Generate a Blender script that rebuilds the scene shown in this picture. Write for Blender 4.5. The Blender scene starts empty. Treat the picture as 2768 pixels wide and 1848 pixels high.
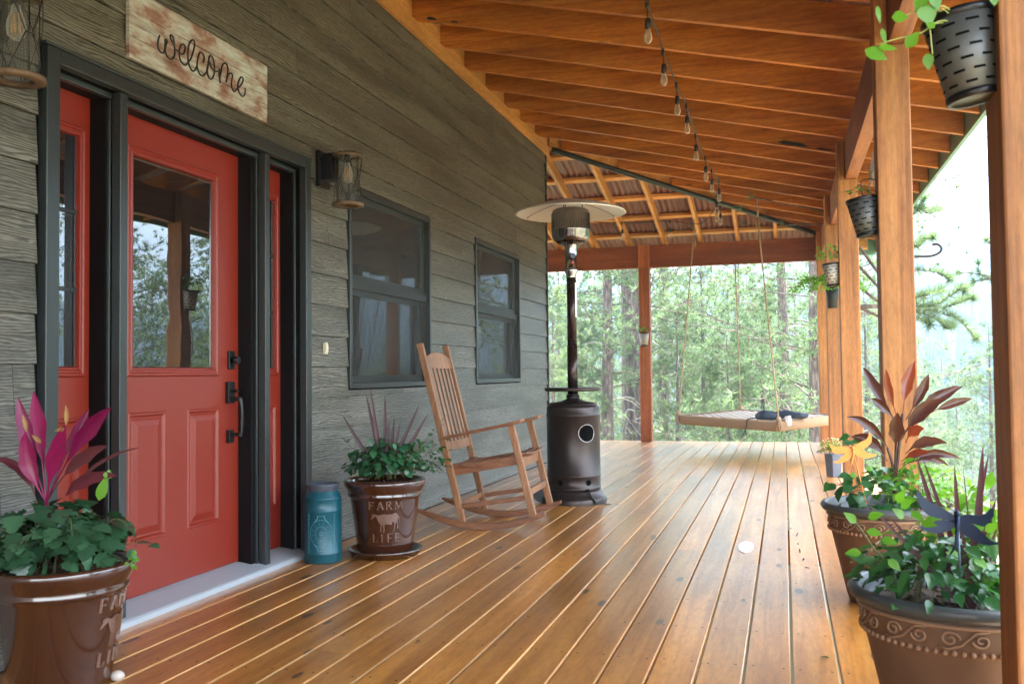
import bpy, bmesh, math, random
from mathutils import Vector, Matrix
random.seed(7)
R = math.radians; PI = math.pi
S = bpy.context.scene; COL = S.collection
V = Vector

# ------------------------------------------------------------------ camera, sky, sun, exposure
YAW, PITCH, ROLL = .286106, .0344356, .0108965
CAMP = V((2.49, 0, .96))
Fd = V((-math.sin(YAW)*math.cos(PITCH), math.cos(YAW)*math.cos(PITCH), math.sin(PITCH)))
r0 = V((math.cos(YAW), math.sin(YAW), 0)); u0 = r0.cross(Fd)
Rt = r0*math.cos(ROLL)-u0*math.sin(ROLL); Up = r0*math.sin(ROLL)+u0*math.cos(ROLL)
cd = bpy.data.cameras.new('camera'); cam = bpy.data.objects.new('camera', cd); COL.objects.link(cam)
m = Matrix.Identity(4)
for i, a in enumerate((Rt, Up, -Fd)):
    for j in range(3): m[j][i] = a[j]
m.translation = CAMP; cam.matrix_world = m
cd.sensor_width = 36; cd.lens = 2497.5/2768*36; cd.clip_start = .05; cd.clip_end = 6000
cd.dof.use_dof = True; cd.dof.focus_distance = 5.6; cd.dof.aperture_fstop = 7.0
S.camera = cam
SUN_EL, SUN_AZ = R(74), R(62)        # azimuth from +Y towards +X
w = bpy.data.worlds.new('World'); S.world = w; w.use_nodes = True
nt = w.node_tree; bg = nt.nodes['Background']
sky = nt.nodes.new('ShaderNodeTexSky'); sky.sky_type = 'NISHITA'; sky.sun_disc = False
sky.sun_elevation = SUN_EL; sky.sun_rotation = SUN_AZ; sky.dust_density = 6; sky.air_density = 1.2; sky.altitude = 1800
hs = nt.nodes.new('ShaderNodeHueSaturation'); hs.inputs['Saturation'].default_value = .45
nt.links.new(sky.outputs[0], hs.inputs['Color']); nt.links.new(hs.outputs[0], bg.inputs[0]); bg.inputs[1].default_value = .15
sl = bpy.data.lights.new('sun', 'SUN'); sl.energy = 3.4; sl.angle = R(12); sl.color = (1, .95, .88)
so = bpy.data.objects.new('sun', sl); COL.objects.link(so)
sd = V((math.sin(SUN_AZ)*math.cos(SUN_EL), math.cos(SUN_AZ)*math.cos(SUN_EL), math.sin(SUN_EL)))
so.rotation_euler = sd.to_track_quat('Z', 'Y').to_euler()
S.view_settings.view_transform = 'Standard'; S.view_settings.look = 'None'; S.view_settings.exposure = 3.92; S.view_settings.gamma = 1
S.render.engine = 'CYCLES'; S.cycles.use_denoising = True
S.cycles.max_bounces = 8; S.cycles.diffuse_bounces = 5; S.cycles.volume_bounces = 1; S.cycles.transparent_max_bounces = 10
S.cycles.sample_clamp_indirect = 8; S.cycles.caustics_reflective = False; S.cycles.caustics_refractive = False

# ------------------------------------------------------------------ helpers
class MB:
    def __init__(s): s.v = []; s.f = []; s.sm = []
    def add(s, vs, fs, smooth=False):
        n = len(s.v); s.v += [tuple(p) for p in vs]
        for f in fs: s.f.append([n+i for i in f]); s.sm.append(smooth)
    def box(s, x0, x1, y0, y1, z0, z1):
        s.add([(x0,y0,z0),(x1,y0,z0),(x1,y1,z0),(x0,y1,z0),(x0,y0,z1),(x1,y0,z1),(x1,y1,z1),(x0,y1,z1)],
              [(3,2,1,0),(4,5,6,7),(0,1,5,4),(1,2,6,5),(2,3,7,6),(3,0,4,7)])
    def hexa(s, P):
        s.add(P, [(3,2,1,0),(4,5,6,7),(0,1,5,4),(1,2,6,5),(2,3,7,6),(3,0,4,7)])
    def bar(s, a, b, wv, hv):       # beam a->b, full cross vectors wv, hv
        a, b, wv, hv = V(a), V(b), V(wv)/2, V(hv)/2
        s.hexa([a-wv-hv, a+wv-hv, b+wv-hv, b-wv-hv, a-wv+hv, a+wv+hv, b+wv+hv, b-wv+hv])
    def prism(s, pts, ext):         # polygon (3d pts) extruded by vector
        n = len(pts); ext = V(ext); A = [V(p) for p in pts]
        s.add(A+[p+ext for p in A], [tuple(range(n))[::-1], tuple(range(n, 2*n))]+[(i,(i+1)%n,n+(i+1)%n,n+i) for i in range(n)])
    def tube(s, pts, r, n=6, cap=True, smooth=True):
        pts = [V(p) for p in pts]; k = len(pts)
        rs = r if isinstance(r, (list, tuple)) else [r]*k
        up = None; base = len(s.v); vs = []
        for i, p in enumerate(pts):
            t = (pts[min(i+1,k-1)]-pts[max(i-1,0)]).normalized()
            if up is None: up = t.orthogonal().normalized()
            up = (up-t*up.dot(t))
            if up.length < 1e-6: up = t.orthogonal()
            up.normalize(); q = t.cross(up)
            for j in range(n):
                a = 2*PI*j/n; vs.append(p+(up*math.cos(a)+q*math.sin(a))*rs[i])
        fs = [(i*n+j, i*n+(j+1)%n, (i+1)*n+(j+1)%n, (i+1)*n+j) for i in range(k-1) for j in range(n)]
        s.add(vs, fs, smooth)
        if cap:
            s.f.append([base+j for j in range(n)][::-1]); s.sm.append(False)
            s.f.append([base+(k-1)*n+j for j in range(n)]); s.sm.append(False)
    def lathe(s, prof, c=(0,0,0), n=32, sx=1, sy=1, smooth=True, a0=0, closed=True):
        k = len(prof); vs = []
        for (r, z) in prof:
            for j in range(n):
                a = a0+2*PI*j/n; vs.append((c[0]+r*sx*math.cos(a), c[1]+r*sy*math.sin(a), c[2]+z))
        s.add(vs, [(i*n+j, i*n+(j+1)%n, (i+1)*n+(j+1)%n, (i+1)*n+j) for i in range(k-1) for j in range(n)], smooth)
    def ball(s, c, r, n=8, k=5, sc=(1,1,1)):
        vs = []; fs = []
        for i in range(k+1):
            t = PI*i/k
            for j in range(n):
                a = 2*PI*j/n; vs.append((c[0]+r*sc[0]*math.sin(t)*math.cos(a), c[1]+r*sc[1]*math.sin(t)*math.sin(a), c[2]+r*sc[2]*math.cos(t)))
        s.add(vs, [(i*n+j, (i+1)*n+j, (i+1)*n+(j+1)%n, i*n+(j+1)%n) for i in range(k) for j in range(n)], True)
    def leaf(s, p, d, nrm, L, W, kind='ovate', fold=.25, curl=.3, k=5):
        d = V(d).normalized(); nrm = V(nrm); nrm = (nrm-d*nrm.dot(d))
        if nrm.length < 1e-4: nrm = d.orthogonal()
        nrm.normalize(); sd_ = d.cross(nrm); p = V(p); vs = []
        if kind == 'lobed': k = 9
        for i in range(k+1):
            t = i/k
            if kind == 'ovate': wd = math.sin(PI*min(1,t**.75))*(1-.15*t)
            elif kind == 'heart': wd = (math.sin(PI*t**.62))*1.0
            elif kind == 'lance': wd = max(0,math.sin(PI*t**.85))**.9
            elif kind == 'blade': wd = min(1, .35+t*3)*(1-t)**.55 if t < 1 else 0
            elif kind == 'lobed': wd = math.sin(PI*t**.58)*(1.25 if i % 2 else .78)
            else: wd = 1
            wd = wd*W/2
            c = p+d*(L*t*(1-.15*curl*t))-nrm*(curl*L*t*t*.6)
            vs += [c-sd_*wd+nrm*wd*fold, c, c+sd_*wd+nrm*wd*fold]
        fs = []
        for i in range(k):
            a = 3*i; fs += [(a, a+1, a+4, a+3), (a+1, a+2, a+5, a+4)]
        s.add(vs, fs, True)
    def build(s, name, mat=None, parent=None, bevel=0, solid=0):
        me = bpy.data.meshes.new(name); me.from_pydata(s.v, [], s.f); me.update()
        me.polygons.foreach_set('use_smooth', s.sm)
        if mat: me.materials.append(mat)
        o = bpy.data.objects.new(name, me); COL.objects.link(o)
        if parent:
            o.parent = parent; o.matrix_parent_inverse = Matrix.Translation(-parent.location) if parent.type == 'EMPTY' else Matrix.Identity(4)
            if parent.type == 'EMPTY': o['_w'] = 1; del o['_w']
        if bevel:
            b = o.modifiers.new('bevel', 'BEVEL'); b.width = bevel; b.segments = 2; b.limit_method = 'ANGLE'
        if solid:
            b = o.modifiers.new('solid', 'SOLIDIFY'); b.thickness = solid; b.offset = 0
        return o
def thing(name, label, cat, loc=(0,0,0), group=None, kind=None):
    o = bpy.data.objects.new(name, None); COL.objects.link(o); o.location = loc; o.empty_display_size = .1
    if kind: o['kind'] = kind
    return tag(o, label, cat, group)
def tag(o, label=None, cat=None, group=None, kind=None):
    if label: o['label'] = label
    if cat: o['category'] = cat
    if group: o['group'] = group
    if kind: o['kind'] = kind
    return o
def copy_tree(o, parent=None):
    c = o.copy(); COL.objects.link(c)
    if parent: c.parent = parent
    for ch in o.children: copy_tree(ch, c)
    return c
def spline(P, n=8):
    P = [V(p) for p in P]; out = []
    for i in range(len(P)-1):
        a = P[max(i-1,0)]; b = P[i]; c = P[i+1]; d = P[min(i+2,len(P)-1)]
        for j in range(n):
            t = j/n
            out.append(.5*((2*b)+(c-a)*t+(2*a-5*b+4*c-d)*t*t+(3*b-a-3*c+d)*t**3))
    out.append(P[-1]); return out

# ------------------------------------------------------------------ materials
class N:
    def __init__(s, name):
        s.m = bpy.data.materials.new(name); s.m.use_nodes = True; s.t = s.m.node_tree
        s.b = s.t.nodes['Principled BSDF']; s.out = s.t.nodes['Material Output']
    def n(s, typ, **kw):
        x = s.t.nodes.new(typ)
        for k, v in kw.items():
            if k.startswith('_'): setattr(x, k[1:], v)
            else: x.inputs[k.replace('0', ' ')].default_value = v
        return x
    def l(s, a, b): s.t.links.new(a, b)
    def ramp(s, src, stops):
        r = s.t.nodes.new('ShaderNodeValToRGB'); e = r.color_ramp.elements
        while len(e) < len(stops): e.new(.5)
        for x, (p, c) in zip(e, stops): x.position = p; x.color = (c[0], c[1], c[2], 1) if isinstance(c, (tuple, list)) else (c, c, c, 1)
        s.l(src, r.inputs[0]); return r.outputs[0]
    def mix(s, a, b, f, mode='MIX'):
        x = s.t.nodes.new('ShaderNodeMix'); x.data_type = 'RGBA'; x.blend_type = mode
        for sock, val in ((x.inputs[0], f), (x.inputs[6], a), (x.inputs[7], b)):
            if isinstance(val, (int, float)): sock.default_value = val
            elif isinstance(val, (tuple, list)): sock.default_value = (*val[:3], 1)
            else: s.l(val, sock)
        return x.outputs[2]
    def math(s, op, a, b=None):
        x = s.t.nodes.new('ShaderNodeMath'); x.operation = op
        for i, v in enumerate((a, b)):
            if v is None: continue
            if isinstance(v, (int, float)): x.inputs[i].default_value = v
            else: s.l(v, x.inputs[i])
        return x.outputs[0]
    def bump(s, h, strength=.3, dist=.01):
        b = s.t.nodes.new('ShaderNodeBump'); b.inputs['Strength'].default_value = strength; b.inputs['Distance'].default_value = dist
        s.l(h, b.inputs['Height']); s.l(b.outputs[0], s.b.inputs['Normal']); return b
    def coords(s, scale, island=True, obj=True):
        tc = s.t.nodes.new('ShaderNodeTexCoord'); mp = s.t.nodes.new('ShaderNodeMapping'); mp.inputs['Scale'].default_value = scale
        src = tc.outputs['Object']
        if island:
            g = s.t.nodes.new('ShaderNodeNewGeometry'); oi = s.t.nodes.new('ShaderNodeObjectInfo')
            r = s.math('MULTIPLY', s.math('ADD', g.outputs['Random Per Island'], oi.outputs['Random']), 37.)
            va = s.t.nodes.new('ShaderNodeVectorMath'); va.operation = 'ADD'
            s.l(mp.outputs[0], va.inputs[0]); s.l(r, va.inputs[1]); s.l(src, mp.inputs[0]); s.rnd = g.outputs['Random Per Island']; return va.outputs[0]
        s.l(src, mp.inputs[0]); return mp.outputs[0]
def plain(name, col, rough=.5, metal=0, var=.12, scale=30, bump=0, coat=0, trans=0, ior=None, spec=None):
    q = N(name); b = q.b; b.inputs['Roughness'].default_value = rough; b.inputs['Metallic'].default_value = metal
    nz = q.n('ShaderNodeTexNoise', Scale=scale, Detail=5.); q.l(q.coords((1,1,1), False), nz.inputs[0])
    c = q.mix(tuple(x*(1-var) for x in col), tuple(min(1,x*(1+var)) for x in col), nz.outputs[0]); q.l(c, b.inputs['Base Color'])
    rr = q.t.nodes.new('ShaderNodeMapRange'); rr.inputs[3].default_value = max(.02,rough*.8); rr.inputs[4].default_value = min(1,rough*1.25); q.l(nz.outputs[0], rr.inputs[0]); q.l(rr.outputs[0], b.inputs['Roughness'])
    if bump: q.bump(nz.outputs[0], bump, .003)
    if coat: b.inputs['Coat Weight'].default_value = coat; b.inputs['Coat Roughness'].default_value = .08
    if trans: b.inputs['Transmission Weight'].default_value = trans
    if ior: b.inputs['IOR'].default_value = ior
    return q.m
def wood(name, dark, mid, light, axis=1, along=1.2, across=22, rough=.5, bump=.25, knots=True, kcol=(.06,.025,.012), kscale=(.9,4.5), coat=0, kthr=.1):
    q = N(name); sc = [across]*3; sc[axis] = along
    co = q.coords(sc)
    n1 = q.n('ShaderNodeTexNoise', Scale=1., Detail=7., Roughness=.62, Distortion=.6); q.l(co, n1.inputs[0])
    c = q.ramp(n1.outputs[0], [(.25, dark), (.5, mid), (.75, light)])
    sc2 = [3.]*3; sc2[axis] = .5
    n2 = q.n('ShaderNodeTexNoise', Scale=1., Detail=3.); q.l(q.coords(sc2), n2.inputs[0])
    c = q.mix(c, q.ramp(n2.outputs[0], [(.3, .6), (.7, 1.3)]), .9, 'MULTIPLY')
    c = q.mix(c, q.ramp(q.rnd, [(0, .74), (1, 1.22)]), .9, 'MULTIPLY')
    sc4 = [70.]*3; sc4[axis] = 14.
    n4 = q.n('ShaderNodeTexNoise', Scale=1., Detail=6., Roughness=.75); q.l(q.coords(sc4), n4.inputs[0])
    c = q.mix(c, q.ramp(n4.outputs[0], [(.32, .62), (.6, 1.12)]), .75, 'MULTIPLY')
    if knots:
        sc3 = [kscale[1]]*3; sc3[axis] = kscale[0]
        vo = q.n('ShaderNodeTexVoronoi', Scale=1.); q.l(q.coords(sc3), vo.inputs[0])
        sel = q.math('GREATER_THAN', q.t.nodes.new('ShaderNodeSeparateColor').outputs[0], 0)
        sepc = q.t.nodes.new('ShaderNodeSeparateColor'); q.l(vo.outputs['Color'], sepc.inputs[0])
        thr = q.math('MULTIPLY', q.math('MAXIMUM', q.math('SUBTRACT', sepc.outputs[0], .45), 0), kthr*2.4)
        k = q.math('MULTIPLY', q.math('SUBTRACT', thr, vo.outputs['Distance']), 30.)
        kk = q.n('ShaderNodeClamp'); q.l(k, kk.inputs[0])
        c = q.mix(c, kcol, q.math('MULTIPLY', kk.outputs[0], .85))
    q.l(c, q.b.inputs['Base Color']); q.b.inputs['Roughness'].default_value = rough
    if coat: q.b.inputs['Coat Weight'].default_value = coat; q.b.inputs['Coat Roughness'].default_value = .15
    q.bump(n1.outputs[0], bump, .004); return q
def leafmat(name, a, b, rough=.35, transl=.35, tcol=None, scale=14, cs=(1,1,1)):
    q = N(name)
    g = q.t.nodes.new('ShaderNodeNewGeometry')
    nz = q.n('ShaderNodeTexNoise', Scale=scale, Detail=2.+(3 if cs[0] != 1 else 0)); q.l(q.coords(cs, False), nz.inputs[0])
    f = q.math('MULTIPLY', q.math('ADD', g.outputs['Random Per Island'], nz.outputs[0]), .55)
    c = q.mix(a, b, f); q.l(c, q.b.inputs['Base Color']); q.b.inputs['Roughness'].default_value = rough
    nb = q.n('ShaderNodeTexNoise', Scale=scale*9, Detail=3.); q.l(q.coords((1,1,1), False), nb.inputs[0]); q.bump(nb.outputs[0], .5 if scale > 5 else 0, .002)
    tr = q.t.nodes.new('ShaderNodeBsdfTranslucent'); q.l(q.mix(c, tcol, .6) if tcol else c, tr.inputs[0])
    ms = q.t.nodes.new('ShaderNodeMixShader'); ms.inputs[0].default_value = transl
    q.l(q.b.outputs[0], ms.inputs[1]); q.l(tr.outputs[0], ms.inputs[2]); q.l(ms.outputs[0], q.out.inputs[0]); return q.m

W_CEIL = wood('stained_rafter', (.28,.070,.008), (.52,.168,.018), (.66,.27,.042), axis=0, rough=.55).m
W_CEILY = wood('stained_beam', (.16,.045,.014), (.33,.10,.028), (.45,.16,.05), axis=1, rough=.6).m
W_FAR = wood('light_rafter', (.42,.16,.04), (.60,.27,.075), (.72,.38,.13), axis=1, rough=.55).m
W_FARX = wood('light_purlin', (.42,.16,.04), (.60,.27,.075), (.72,.38,.13), axis=0, rough=.55).m
W_LEDGER = wood('ledger_wood', (.45,.18,.04), (.62,.28,.075), (.72,.36,.12), axis=1, rough=.5).m
W_BEAMX = wood('far_beam_wood', (.13,.035,.014), (.25,.065,.022), (.34,.10,.035), axis=0, rough=.6).m
W_POST = wood('post_wood', (.19,.062,.016), (.40,.160,.042), (.52,.250,.078), axis=2, along=.7, across=26, rough=.62, bump=.35).m
W_CHAIR = wood('chair_wood', (.18,.072,.030), (.29,.130,.056), (.39,.195,.092), axis=2, along=3, across=30, rough=.45, knots=False).m
W_CHAIRX = wood('chair_wood_long', (.15,.056,.026), (.25,.100,.046), (.34,.155,.08), axis=0, along=3, across=30, rough=.4, knots=False).m

# deck: varnished boards
q = wood('varnished_deck', (.29,.095,.011), (.50,.195,.030), (.61,.285,.060), axis=1, along=.9, across=20, rough=.3, bump=.12, kcol=(.025,.015,.012), kscale=(3.4,10), kthr=.16)
nz = q.n('ShaderNodeTexNoise', Scale=1.6, Detail=6., Roughness=.65); q.l(q.coords((1,.5,1), False), nz.inputs[0])
mr = q.t.nodes.new('ShaderNodeMapRange'); mr.inputs[1].default_value = .3; mr.inputs[2].default_value = .7; mr.inputs[3].default_value = .30; mr.inputs[4].default_value = .40
q.l(nz.outputs[0], mr.inputs[0]); q.l(mr.outputs[0], q.b.inputs['Roughness'])
q.b.inputs['Coat Weight'].default_value = .85; q.b.inputs['Coat Roughness'].default_value = .27; q.b.inputs['Coat IOR'].default_value = 1.62
DECK = q.m
DECK_EDGE = wood('board_edge', (.42,.19,.055), (.60,.31,.10), (.70,.42,.18), axis=1, rough=.5, knots=False).m

# siding: painted wood-grain lap boards
q = N('lap_siding')
co = q.coords((9, 9, 95))
n1 = q.n('ShaderNodeTexNoise', Scale=1., Detail=6., Roughness=.65, Distortion=2.4); q.l(co, n1.inputs[0])
n3 = q.n('ShaderNodeTexNoise', Scale=1., Detail=4.); q.l(q.coords((3, .9, 9)), n3.inputs[0])
wv = q.n('ShaderNodeTexWave', Scale=1.6, Distortion=14., Detail=3.); wv.bands_direction = 'Z'; wv.inputs['Detail Scale'].default_value = .9; q.l(q.coords((1, 2.4, 17)), wv.inputs[0])
h = q.math('ADD', q.math('MULTIPLY', n1.outputs[0], .8), q.math('MULTIPLY', q.math('MULTIPLY', wv.outputs[1], n3.outputs[0]), .7))
c = q.ramp(h, [(.34, (.032,.029,.020)), (.56, (.085,.081,.063)), (.80, (.172,.168,.142))])
c = q.mix(c, q.ramp(n3.outputs[0], [(.3,.75),(.7,1.2)]), .8, 'MULTIPLY')
q.l(c, q.b.inputs['Base Color']); q.b.inputs['Roughness'].default_value = .38
q.bump(h, .6, .003); SIDING = q.m

TRIM = plain('dark_trim', (.018,.021,.022), .38, var=.08, scale=60)
TRIMG = plain('aluminium_trim', (.024,.030,.031), .3, var=.08, scale=60)
BLACKJ = plain('dark_jamb', (.003,.0025,.003), .6, var=.2); BLACKJ.node_tree.nodes['Principled BSDF'].inputs['Specular IOR Level'].default_value = .2
RED = plain('red_paint', (.22,.020,.008), .36, var=.05, scale=160, bump=.08)
SILL = plain('silver_sill', (.42,.47,.50), .4, metal=.15, var=.06, scale=12)
BLACKM = plain('black_metal', (.012,.012,.014), .32, metal=.5, var=.2)
IRON = plain('iron_hook', (.05,.045,.045), .5, metal=.7, var=.2)
GLAZE = plain('brown_glaze', (.042,.013,.0055), .14, var=.35, scale=9, coat=1., bump=.04)
GLAZEL = plain('worn_glaze', (.13,.065,.042), .25, var=.2, coat=.8)
TEAL = plain('teal_enamel', (.003,.072,.098), .40, metal=.05, var=.2, scale=15, coat=.08)
TEALD = plain('teal_highlight', (.10,.34,.40), .35, var=.1)
GREYB = plain('dark_band', (.06,.07,.09), .5, var=.2)
BRONZE = plain('hammered_bronze', (.040,.029,.025), .30, metal=.55, var=.3, scale=220, bump=.3)
CHROME = plain('brushed_steel', (.42,.42,.42), .16, metal=1., var=.15, scale=60)
DARKSTEEL = plain('burner_steel', (.24,.23,.22), .16, metal=1., var=.3, scale=40)
ALU = plain('reflector_aluminium', (.74,.71,.68), .42, metal=.35, var=.05)
RUBBER = plain('black_rubber', (.015,.015,.015), .6, var=.2)
SOIL = plain('bark_mulch', (.09,.055,.035), .9, var=.7, scale=70, bump=1.)
ROPE = plain('hemp_rope', (.42,.30,.19), .85, var=.3, scale=300, bump=.6)
ROPEB = plain('pale_rope', (.62,.55,.46), .85, var=.25, scale=200, bump=.6)
CLOTH = plain('navy_cloth', (.018,.03,.05), .7, var=.3, scale=90, bump=.3)
OLIVE = plain('galvanised_bucket', (.10,.105,.105), .5, metal=.5, var=.35, scale=25, bump=.2)
BIRCH = plain('pale_bucket', (.42,.40,.36), .6, metal=.2, var=.3, scale=25)
SLOT = plain('dark_slot', (.003,.003,.003), .9, var=.2); SLOT.node_tree.nodes['Principled BSDF'].inputs['Specular IOR Level'].default_value = .05
TUB = plain('resin_tub', (.115,.062,.035), .6, var=.3, scale=14, bump=.3)
TUBR = plain('dark_tub_rim', (.045,.055,.058), .42, var=.2, scale=20)
TUBD = plain('tub_relief', (.24,.145,.085), .5, var=.3, scale=30)
CREAM = plain('ivory_plastic', (.62,.56,.42), .4, var=.05)
WHITE = plain('matte_white', (.9,.9,.88), .8, var=.03)
STONE = plain('pale_stone', (.5,.44,.38), .6, var=.25, scale=40)
GREYPOT = plain('grey_composite', (.10,.13,.18), .5, var=.15)
ORANGEM = plain('orange_metal', (.72,.28,.055), .4, metal=.2, var=.2, scale=35)
NAVYM = plain('dark_blue_metal', (.010,.022,.055), .3, metal=.5, var=.4, scale=9)
GREENF = plain('green_fascia', (.13,.27,.22), .45, var=.06)
HIPMETAL = plain('hip_channel', (.035,.045,.042), .45, metal=.4, var=.3, scale=20)
ROOFM = plain('corrugated_brown', (.15,.048,.032), .45, metal=.0, var=.5, scale=18)
WIRE = plain('black_cable', (.012,.012,.012), .5, var=.1)
CARVED = plain('dark_stain', (.015,.018,.02), .7, var=.4)
L_IVY = leafmat('ivy_leaf', (.010,.055,.026), (.035,.13,.05), .28, .18, (.10,.35,.02))
L_IVYP = leafmat('lobed_leaf', (.004,.026,.012), (.06,.145,.07), .24, .18, (.10,.35,.03))
L_LIME = leafmat('lime_leaf', (.06,.21,.014), (.15,.36,.03), .3, .42, (.28,.65,.03))
L_GLOSS = leafmat('glossy_leaf', (.015,.07,.03), (.05,.16,.05), .22, .25, (.15,.5,.02))
L_PURPLE = leafmat('purple_blade', (.020,.007,.012), (.075,.028,.035), .45, .25, (.30,.05,.05))
L_MAG = leafmat('magenta_leaf', (.06,.002,.030), (.30,.008,.085), .32, .3, (.5,.01,.10), 9, (9,9,1.6))
L_WINE = leafmat('wine_leaf', (.12,.010,.03), (.07,.04,.035), .38, .3, (.4,.03,.05), 9, (6,6,2))
L_BRONZE = leafmat('bronze_leaf', (.035,.012,.018), (.085,.034,.024), .2, .16, (.30,.07,.02), 7, (8,8,2))
L_FERN = leafmat('fern_leaf', (.05,.20,.02), (.14,.38,.04), .4, .45, (.3,.7,.03))
L_DRY = leafmat('dry_leaf', (.20,.10,.03), (.38,.23,.08), .7, .2)
NEEDLE = leafmat('pine_needles', (.045,.088,.036), (.15,.22,.10), .5, .42, (.22,.33,.13), 1.2)
NEEDLE2 = leafmat('pale_pine_needles', (.075,.125,.05), (.19,.26,.12), .5, .42, (.27,.37,.16), 1.2)
q = N('pine_bark'); n1 = q.n('ShaderNodeTexVoronoi', Scale=1.); q.l(q.coords((14,14,4), False), n1.inputs[0])
n2 = q.n('ShaderNodeTexNoise', Scale=9., Detail=6.); q.l(q.coords((1,1,.4), False), n2.inputs[0])
q.l(q.mix(q.ramp(n1.outputs[0], [(.1,(.20,.15,.13)),(.6,(.09,.065,.055))]), q.ramp(n2.outputs[0], [(.3,.6),(.7,1.4)]), 1., 'MULTIPLY'), q.b.inputs['Base Color'])
q.b.inputs['Roughness'].default_value = .9; q.bump(n1.outputs[0], .8, .03); BARK = q.m
DEADW = plain('dead_branch', (.36,.33,.30), .8, var=.2)
def glassmat(name, tint=(.9,.9,.9), ior=1.5, rough=0, wob=0):
    q = N(name); q.b.inputs['Base Color'].default_value = (*tint, 1); q.b.inputs['Roughness'].default_value = rough; q.b.inputs['IOR'].default_value = ior
    return q
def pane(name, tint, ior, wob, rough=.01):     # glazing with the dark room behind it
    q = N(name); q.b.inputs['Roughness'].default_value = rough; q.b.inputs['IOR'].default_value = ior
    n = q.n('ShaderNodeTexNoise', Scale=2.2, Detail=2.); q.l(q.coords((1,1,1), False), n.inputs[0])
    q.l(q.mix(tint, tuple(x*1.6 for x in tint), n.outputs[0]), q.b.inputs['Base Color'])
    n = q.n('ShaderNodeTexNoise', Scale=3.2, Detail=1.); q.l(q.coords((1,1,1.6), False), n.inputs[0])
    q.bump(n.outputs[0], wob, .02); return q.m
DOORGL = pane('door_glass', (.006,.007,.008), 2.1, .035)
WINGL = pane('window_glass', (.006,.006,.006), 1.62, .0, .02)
q = N('insect_screen'); q.b.inputs['Base Color'].default_value = (.05,.055,.055,1); q.b.inputs['Roughness'].default_value = .6
tb = q.t.nodes.new('ShaderNodeBsdfTransparent'); ms = q.t.nodes.new('ShaderNodeMixShader'); ms.inputs[0].default_value = .62
q.l(q.b.outputs[0], ms.inputs[1]); q.l(tb.outputs[0], ms.inputs[2]); q.l(ms.outputs[0], q.out.inputs[0]); SCREEN = q.m
def clear(name, amt, rough=.02, tint=(.9,.9,.88)):
    q = N(name); q.b.inputs['Base Color'].default_value = (*tint, 1); q.b.inputs['Roughness'].default_value = rough
    tb = q.t.nodes.new('ShaderNodeBsdfTransparent'); ms = q.t.nodes.new('ShaderNodeMixShader'); ms.inputs[0].default_value = amt
    q.l(q.b.outputs[0], ms.inputs[1]); q.l(tb.outputs[0], ms.inputs[2]); q.l(ms.outputs[0], q.out.inputs[0]); return q.m
q = N('clear_bulb'); q.b.inputs['Base Color'].default_value = (.75,.74,.70,1); q.b.inputs['Roughness'].default_value = .03; q.b.inputs['IOR'].default_value = 1.6
tb = q.t.nodes.new('ShaderNodeBsdfTransparent'); ms = q.t.nodes.new('ShaderNodeMixShader'); lw = q.t.nodes.new('ShaderNodeLayerWeight'); lw.inputs[0].default_value = .35
q.l(q.math('SUBTRACT', .92, lw.outputs[1]), ms.inputs[0]); q.l(q.b.outputs[0], ms.inputs[1]); q.l(tb.outputs[0], ms.inputs[2]); q.l(ms.outputs[0], q.out.inputs[0]); BULB = q.m
FROST = clear('frosted_cup', .45, .2); AMBER = plain('amber_filament', (.75,.35,.06), .3, metal=.5)
q = N('smoked_mesh_glass')
br = q.n('ShaderNodeTexWave', Scale=70.); br.bands_direction = 'Z'; q.l(q.coords((1,1,1), False), br.inputs[0])
b2 = q.n('ShaderNodeTexWave', Scale=70.); b2.bands_direction = 'Y'; q.l(q.coords((1,1,1), False), b2.inputs[0])
q.b.inputs['Base Color'].default_value = (.10,.10,.085,1); q.b.inputs['Roughness'].default_value = .1
tb = q.t.nodes.new('ShaderNodeBsdfTransparent'); ms = q.t.nodes.new('ShaderNodeMixShader')
q.l(q.ramp(q.math('MAXIMUM', br.outputs[1], b2.outputs[1]), [(.6,.88),(.95,.45)]), ms.inputs[0]); q.l(q.b.outputs[0], ms.inputs[1]); q.l(tb.outputs[0], ms.inputs[2]); q.l(ms.outputs[0], q.out.inputs[0]); LAMPGL = q.m
q = N('weathered_sign')
co = q.coords((1, 2.2, 26), False)
n1 = q.n('ShaderNodeTexNoise', Scale=1.6, Detail=8., Roughness=.7, Distortion=.5); q.l(co, n1.inputs[0])
n2 = q.n('ShaderNodeTexNoise', Scale=5., Detail=6., Roughness=.65); q.l(q.coords((1,1,2), False), n2.inputs[0])
c = q.ramp(n2.outputs[0], [(.30,(.17,.075,.055)),(.43,(.28,.17,.14)),(.52,(.40,.37,.35)),(.64,(.46,.52,.52))])
c = q.mix(c, q.ramp(n1.outputs[0], [(.36,(.40,.28,.24)),(.52,(1,1,1))]), .8, 'MULTIPLY')
q.l(c, q.b.inputs['Base Color']); q.b.inputs['Roughness'].default_value = .7; q.bump(n1.outputs[0], .3, .003); SIGNW = q.m
RINGW = wood('lamp_ring_wood', (.07,.04,.022), (.15,.09,.052), (.23,.15,.09), axis=1, rough=.6, knots=False).m

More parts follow.
